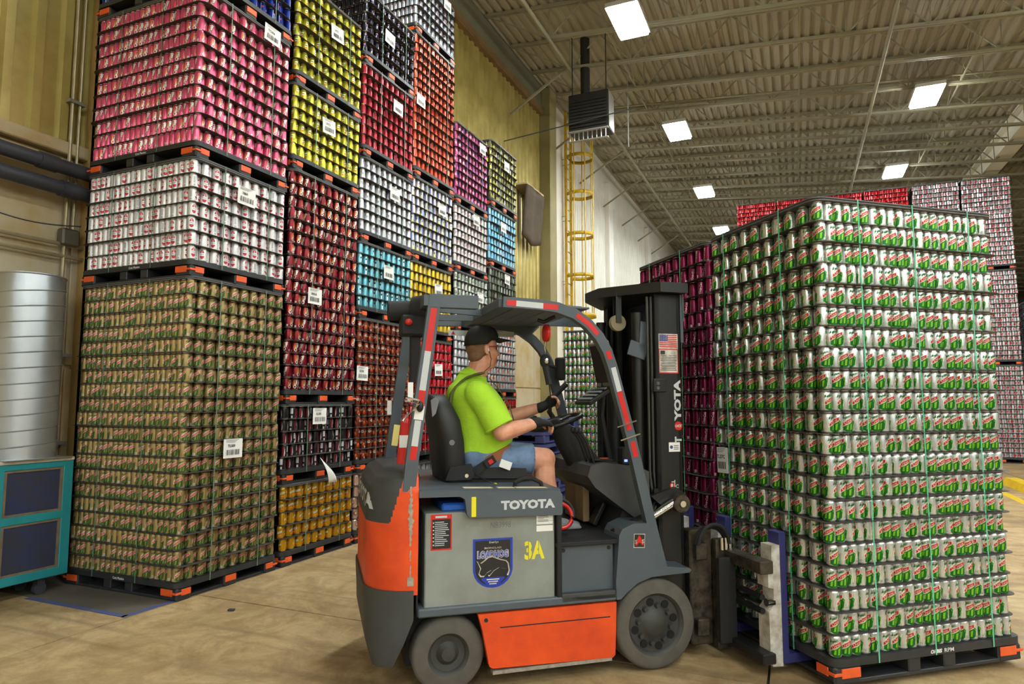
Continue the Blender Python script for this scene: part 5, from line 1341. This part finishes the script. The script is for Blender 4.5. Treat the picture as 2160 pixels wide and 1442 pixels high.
# ================================================================ the driver
DB = FB
person = empty('person', (fo.x, fo.y, 0), 'driver in a lime green shirt, denim shorts and black cap seated on the forklift', 'person', rz=math.atan2(UY, UX))
def sss(name, c, r=.55): return mat(name, c, r)
m_skin = mat('skin', rgb(222, 162, 132), .5, var=.10, scale=14, var2=rgb(206, 138, 110))
m_shirt = mat('shirt_lime', rgb(176, 226, 50), .8, var=.10, scale=7, bump=.55)
m_denim = mat('denim', rgb(112, 138, 172), .85, var=.28, scale=22, bump=.2)
m_capb = mat('cap_black', rgb(28, 28, 27), .8, var=.15, scale=12)
m_glove = mat('glove_black', rgb(22, 22, 23), .75)
m_hair = mat('hair', rgb(132, 98, 70), .8, var=.3, scale=40)
def solid(mb, name, m_, parent, voxel=.008, smooth_it=6, sub=0, keep_smooth=True):
    me = mb.mesh(name, m_, DB, smooth=0)
    o = bpy.data.objects.new(name, me); COL.objects.link(o)
    r = o.modifiers.new('r', 'REMESH'); r.mode = 'VOXEL'; r.voxel_size = voxel
    if smooth_it:
        s = o.modifiers.new('s', 'SMOOTH'); s.iterations = smooth_it; s.factor = .5
    dg = bpy.context.evaluated_depsgraph_get(); dg.update()
    me2 = bpy.data.meshes.new_from_object(o.evaluated_get(dg)); me2.materials.clear(); me2.materials.append(m_)
    me2.polygons.foreach_set('use_smooth', [True] * len(me2.polygons)); me2.update()
    bpy.data.objects.remove(o); bpy.data.meshes.remove(me)
    return link(name, me2, parent)
def chain(mb, pts):
    for (p0, r0), (p1, r1) in zip(pts[:-1], pts[1:]): mb.cap(p0, r0, p1, r1, 14)
Y0 = -.05
SHn, ELn, WRn = Vector((-1.845, -.275, 1.645)), Vector((-1.725, -.335, 1.405)), Vector((-1.475, -.265, 1.462))
SHf, ELf, WRf = Vector((-1.80, .175, 1.645)), Vector((-1.54, .225, 1.475)), Vector((-1.285, .165, 1.560))
HIn, KNn, ANn = Vector((-1.84, Y0 - .10, 1.245)), Vector((-1.395, -.175, 1.225)), Vector((-1.335, -.18, .87))
HIf, KNf, ANf = Vector((-1.84, Y0 + .10, 1.245)), Vector((-1.405, .11, 1.205)), Vector((-1.345, .13, .87))
HC = Vector((-1.775, Y0, 1.935))
TURN = Matrix.Rotation(.22, 3, 'Z')
def H(x, y, z): return HC + TURN @ Vector((x, y, z))
mb = MB()
# torso core, neck, head
for z, u, a, b_ in ((1.25, -1.83, .11, .13), (1.40, -1.82, .12, .14), (1.55, -1.84, .12, .14)): mb.ell((u, Y0, z), (a, b_, .12), 16)
chain(mb, [(Vector((-1.865, Y0, 1.66)), .070), (Vector((-1.835, Y0, 1.74)), .070), (Vector((-1.795, Y0, 1.84)), .066)])
mb.ell(H(-.012, 0, .035), (.100, .078, .098), 20)                # skull
mb.ell(H(.022, 0, -.035), (.076, .066, .088), 18)                # face
mb.ell(H(.045, 0, -.095), (.045, .050, .036), 14)                # chin
mb.ell(H(.030, 0, -.085), (.058, .060, .045), 14)                # jaw
mb.ell(H(-.01, 0, -.12), (.055, .055, .05), 12)                  # double chin
mb.ell(H(.066, 0, .022), (.030, .052, .020), 12)                 # brow
mb.cap(H(.088, 0, .008), .009, H(.112, 0, -.030), .0135, 10)      # nose
for s in (-1, 1):
    mb.ell(H(.104, s * .011, -.033), (.010, .009, .008), 8)
    mb.ell(H(.066, s * .040, -.030), (.026, .022, .026), 12)        # cheeks
    mb.ell(H(-.012, s * .082, -.010), (.022, .010, .034), 12, Matrix.Rotation(-.15, 3, 'Y'))  # ears
mb.ell(H(.094, 0, -.064), (.011, .024, .006), 10); mb.ell(H(.091, 0, -.076), (.011, .022, .007), 10)
# arms
chain(mb, [(SHn + Vector((0, .03, -.02)), .050), (SHn.lerp(ELn, .5), .052), (ELn, .054), (ELn.lerp(WRn, .3), .053), (ELn.lerp(WRn, .7), .042), (WRn, .032)])
chain(mb, [(SHf + Vector((0, -.03, -.02)), .050), (SHf.lerp(ELf, .5), .052), (ELf, .052), (ELf.lerp(WRf, .3), .051), (ELf.lerp(WRf, .7), .041), (WRf, .031)])
# legs
for hi, kn, an in ((HIn, KNn, ANn), (HIf, KNf, ANf)):
    chain(mb, [(hi, .085), (hi.lerp(kn, .5), .084), (kn, .072), (kn.lerp(an, .12) + Vector((-.008, 0, 0)), .066), (kn.lerp(an, .35) + Vector((-.022, 0, 0)), .070), (kn.lerp(an, .75), .050), (an, .042)])
# hands: near one closed on the rim of the wheel, far one on top of it
def hand(wr, fwd, side, up, grip):
    """fwd = along the hand, side = towards the thumb, up = back of the hand"""
    f, sd, u = unit(fwd), unit(side), unit(up); tips = []
    pc = wr + f * .052
    R = Matrix((f, sd, u)).transposed()
    palm = MB(); palm.ell(pc, (.050, .040, .019), 14, R); palm.ell(wr + f * .02, (.03, .028, .022), 12, R)
    fingers = MB(); half = MB()
    for k, (off, ln) in enumerate(((.028, .070), (.010, .078), (-.009, .073), (-.027, .058))):
        k0 = wr + f * (.088 - .004 * abs(k - 1)) + sd * off; a = grip
        d1 = (f * math.cos(a) - u * math.sin(a)); d2 = (f * math.cos(2.0 * a) - u * math.sin(2.0 * a)); d3 = (f * math.cos(2.7 * a) - u * math.sin(2.7 * a))
        p1 = k0 + d1 * ln * .46; p2 = p1 + d2 * ln * .32; p3 = p2 + d3 * ln * .24
        root = wr + f * .05 + sd * off * .8
        for q in (fingers,): chain(q, [(root, .010), (k0, .0098), (p1, .0090), (p2, .0085), (p3, .0075)])
        chain(half, [(root, .0125), (k0, .0125), (k0.lerp(p1, .75), .0115)])
        tips.append(p3)
    t0 = wr + f * .030 + sd * .026; t1 = t0 + (f * .6 + sd * .7 - u * .15).normalized() * .042; t2 = t1 + (f * .75 + sd * .1 - u * .6).normalized() * .034; t3 = t2 + (f * .5 - sd * .3 - u * .7).normalized() * .022
    chain(fingers, [(t0, .0135), (t1, .0115), (t2, .010), (t3, .0085)]); chain(half, [(t0, .0165), (t1, .0140)])
    return palm, fingers, half
hands = []
for wr, fwd, side, up, grip in ((WRn, Vector((.95, .22, -.06)), Vector((-.18, .98, .10)), Vector((0, -.1, 1)), .72), (WRf, Vector((.92, .02, .40)), Vector((-.3, -.55, .75)), Vector((-.1, .8, .55)), .80)):
    pm, fg, hf = hand(wr, fwd, side, up, grip); hands.append((wr, fwd, side, up, pm, hf))
    for q in (pm, fg): mb.add(q.v, q.f)
body = solid(mb, 'body', m_skin, person, .0062, 4)
# gloves
for wr, fwd, side, up, pm, hf in hands:
    f, sd, u = unit(fwd), unit(side), unit(up); R = Matrix((f, sd, u)).transposed()
    g = MB(); g.ell(wr + f * .052, (.054, .0455, .0245), 14, R); g.ell(wr + f * .015, (.036, .036, .031), 12, R); g.cap(wr - f * .03, .0375, wr + f * .01, .034, 14); g.add(hf.v, hf.f)
    solid(g, 'glove', m_glove, person, .006, 3)
# shirt
mb = MB()
SEC = [(1.225, -1.800, .168, .190), (1.26, -1.795, .182, .205), (1.33, -1.785, .194, .215), (1.41, -1.782, .202, .222), (1.49, -1.797, .200, .224), (1.57, -1.822, .188, .224), (1.635, -1.845, .168, .218), (1.685, -1.860, .140, .185), (1.72, -1.862, .108, .125), (1.745, -1.856, .085, .092)]
def torso(u, v):
    z = 1.225 + (1.745 - 1.225) * v; zs_ = [q[0] for q in SEC]; t = 2 * PI * u; f = lambda q: math.copysign(abs(q) ** .85, q)
    return (np.interp(z, zs_, [q[1] for q in SEC]) + np.interp(z, zs_, [q[2] for q in SEC]) * f(math.cos(t)), Y0 + np.interp(z, zs_, [q[3] for q in SEC]) * f(math.sin(t)), z)
mb.grid(torso, 32, 26, closed_u=True); nb = len(mb.v); mb.f.append(tuple(reversed(range(32)))); mb.f.append(tuple(range(nb - 32, nb))); mb.m += [0, 0]
chain(mb, [(SHn + Vector((-.01, .04, -.005)), .088), (SHn.lerp(ELn, .30), .088)]); mb.cyl(SHn.lerp(ELn, .20), SHn.lerp(ELn, .86) + Vector((.004, 0, 0)), .086, .093, 24)
chain(mb, [(SHf + Vector((-.01, -.04, -.005)), .086), (SHf.lerp(ELf, .25), .082)]); mb.cyl(SHf.lerp(ELf, .15), SHf.lerp(ELf, .70), .080, .086, 24)
mb.cap(Vector((-1.87, Y0, 1.70)), .098, Vector((-1.858, Y0, 1.728)), .092, 16)
sh = solid(mb, 'shirt', m_shirt, person, .009, 5)
mb = MB(); mb.tube([Vector((-1.845, Y0, 1.752)) + Vector((.082 * math.cos(t), .082 * math.sin(t), -.020 * math.cos(t) + .004)) for t in np.linspace(0, 2 * PI, 29)[:-1]], .012, 8, closed=True)
link('collar', mb.mesh('collar', m_shirt, DB), sh)
# folds on the sleeve edge
mb = MB(); d_ = (ELn - SHn).normalized(); cuff = SHn.lerp(ELn, .845); _, s1, s2 = frame(d_)
mb.tube([cuff + (s1 * math.cos(t) + s2 * math.sin(t)) * .0895 for t in np.linspace(0, 2 * PI, 25)[:-1]], .007, 6, closed=True); link('sleeve_hem', mb.mesh('sleeve_hem', m_shirt, DB), sh)
# shorts
mb = MB(); mb.ell((-1.82, Y0, 1.235), (.165, .195, .085), 20); mb.ell((-1.75, Y0, 1.24), (.13, .18, .075), 18)
for hi, kn in ((HIn, KNn), (HIf, KNf)): chain(mb, [(hi, .112), (hi.lerp(kn, .45), .106)])
for hi, kn in ((HIn, KNn), (HIf, KNf)): mb.cyl(hi.lerp(kn, .40), hi.lerp(kn, .80), .105, .098, 24)
so = solid(mb, 'shorts', m_denim, person, .009, 4)
mb = MB(); c = HIn.lerp(KNn, .86); d_ = KNn - HIn; _, s1, s2 = frame(d_)
mb.tube([HIn.lerp(KNn, .795) + (s1 * math.cos(t) + s2 * math.sin(t)) * .094 for t in np.linspace(0, 2 * PI, 25)[:-1]], .006, 6, closed=True); link('leg_hem', mb.mesh('leg_hem', m_denim, DB), so)
P = link('pocket_card', MB().obox((-1.685, -.275, 1.205), (.075, .012, .05), Matrix.Rotation(.35, 3, 'Y'), .002).mesh('pocket_card', m_paper, DB), so)
# belt, lap belt, braces
mb = MB(); mb.bar([(-1.80, -.262, 1.225), (-1.72, -.262, 1.265), (-1.64, -.225, 1.295), (-1.60, -.12, 1.30)], .010, .055, side=None); link('tan_belt', mb.mesh('tan_belt', mat('leather_tan', rgb(150, 92, 52), .6), DB), person)
mb = MB(); mb.bar([(-1.89, -.255, 1.16), (-1.83, -.275, 1.20), (-1.755, -.280, 1.245)], .012, .048); mb.obox((-1.795, -.29, 1.222), (.06, .016, .045), Matrix.Rotation(-.55, 3, 'Y'), .004)
lb_ = link('lap_belt', mb.mesh('lap_belt', m_mblk, DB), person); link('belt_button', MB().obox((-1.785, -.300, 1.228), (.028, .004, .026), Matrix.Rotation(-.55, 3, 'Y')).mesh('belt_button', m_redr, DB), lb_)
mb = MB(); pts = []
for t in np.linspace(0, 1, 12):
    pts.append((np.interp(t, [0, .25, .5, .7, 1], [-1.795, -1.85, -1.93, -2.005, -2.03]), np.interp(t, [0, .3, 1], [-.165, -.165, -.155]), np.interp(t, [0, .25, .5, .7, 1], [1.775, 1.765, 1.735, 1.66, 1.45])))
mb.bar(pts, .040, .012, side=(0, 1, -.15)); link('brace_strap', mb.mesh('brace_strap', mat('strap_olive', rgb(84, 84, 46), .8), DB), person)
# hair, cap, glasses, earphone, shoes
mb = MB(); mb.ell(H(-.030, 0, .010), (.092, .081, .080), 18); mb.ell(H(-.055, 0, -.05), (.052, .066, .045), 14)
solid(mb, 'hair', m_hair, person, .007, 3)
mb = MB(); tl = Matrix.Rotation(.05, 3, 'Y')
vs = []; n = 24; rows = 8
for j in range(rows + 1):
    ph = (PI / 2) * (j / rows)
    for i in range(n):
        a = 2 * PI * i / n; r = math.cos(ph) ** .62
        vs.append(H(-.012 + .118 * r * math.cos(a), .094 * r * math.sin(a), .050 + .106 * math.sin(ph) ** .9 - .010 * math.cos(a) * (1 - j / rows) * -1 + (-.022 * (1 - j / rows) if math.cos(a) < 0 else 0)))
mb.add(vs, [(j * n + i, j * n + (i + 1) % n, (j + 1) * n + (i + 1) % n, (j + 1) * n + i) for j in range(rows) for i in range(n)])
cp = link('cap', mb.mesh('cap', m_capb, DB, 1.2), person); md = cp.modifiers.new('t', 'SOLIDIFY'); md.thickness = .006
mb = MB(); mb.grid(lambda u, v: H(.088 + .108 * v * (1 - .35 * (2 * u - 1) ** 2), (2 * u - 1) * .074 * (1 - .15 * v), .062 - .012 * v + .012 * (1 - (2 * u - 1) ** 2) + .0), 12, 5)
o = link('cap_brim', mb.mesh('cap_brim', m_capb, DB, 1.2), cp); md = o.modifiers.new('t', 'SOLIDIFY'); md.thickness = .006
link('cap_badge', MB().ell(H(.098, -.012, .095), (.006, .018, .014), 10).mesh('cap_badge', mat('badge_orange', rgb(190, 90, 30), .6), DB), cp)
mb = MB(); mb.tube([H(-.005, -.081, .012), H(.06, -.074, .016), H(.098, -.052, .014)], .003, 6); mb.tube([H(-.005, .081, .012), H(.06, .074, .016), H(.098, .052, .014)], .003, 6)
gl = link('glasses', mb.mesh('glasses', mat('glasses_frame', rgb(120, 40, 40), .4), DB), person)
mb = MB()
for s in (-1, 1): mb.grid(lambda u, v: H(.108 - .022 * u * u, s * (.006 + .046 * u), -.012 + .034 * v), 5, 3)
link('lens', mb.mesh('lens', mat('lens_grey', rgb(150, 140, 140), .1), DB), gl)
mb = MB(); mb.ell(H(-.008, -.094, -.012), (.008, .006, .011), 8); link('earphone', mb.mesh('earphone', m_whtr, DB), person)
mb = MB(); mb.tube([H(-.004, -.098, -.02), H(.012, -.095, -.07), H(.0, -.10, -.12), H(-.045, -.10, -.155), H(-.09, -.06, -.165)], .0025, 6); link('earphone_wire', mb.mesh('earphone_wire', m_blk, DB), person)
mb = MB(); mb.tube([(-1.745, -.10, 1.745), (-1.68, -.13, 1.66), (-1.62, -.15, 1.56), (-1.595, -.15, 1.47), (-1.59, -.14, 1.40)], .004, 6); link('lanyard', mb.mesh('lanyard', mat('strap_olive', rgb(84, 84, 46), .8), DB), person)
link('wrist_watch', MB().cyl(WRn + Vector((-.035, -.006, -.002)), WRn + Vector((-.005, -.002, .0)), .039, n=18).ell(WRn + Vector((-.02, -.012, .036)), (.016, .018, .008), 10).mesh('wrist_watch', m_mblk, DB), person)
m_shoe = mat('shoe_grey', rgb(150, 152, 156), .7, var=.3, scale=20)
for an in (ANn, ANf):
    mb = MB(); mb.ell((an.x + .03, an.y, .815), (.085, .042, .036), 14); mb.ell((an.x + .105, an.y, .805), (.075, .045, .026), 14); mb.cap(Vector((an.x - .01, an.y, .90)), .042, Vector((an.x, an.y, .83)), .045, 12); mb.box(an.x - .06, an.x + .175, an.y - .038, an.y + .038, .777, .795)
    solid(mb, 'shoe', m_shoe, person, .008, 3)
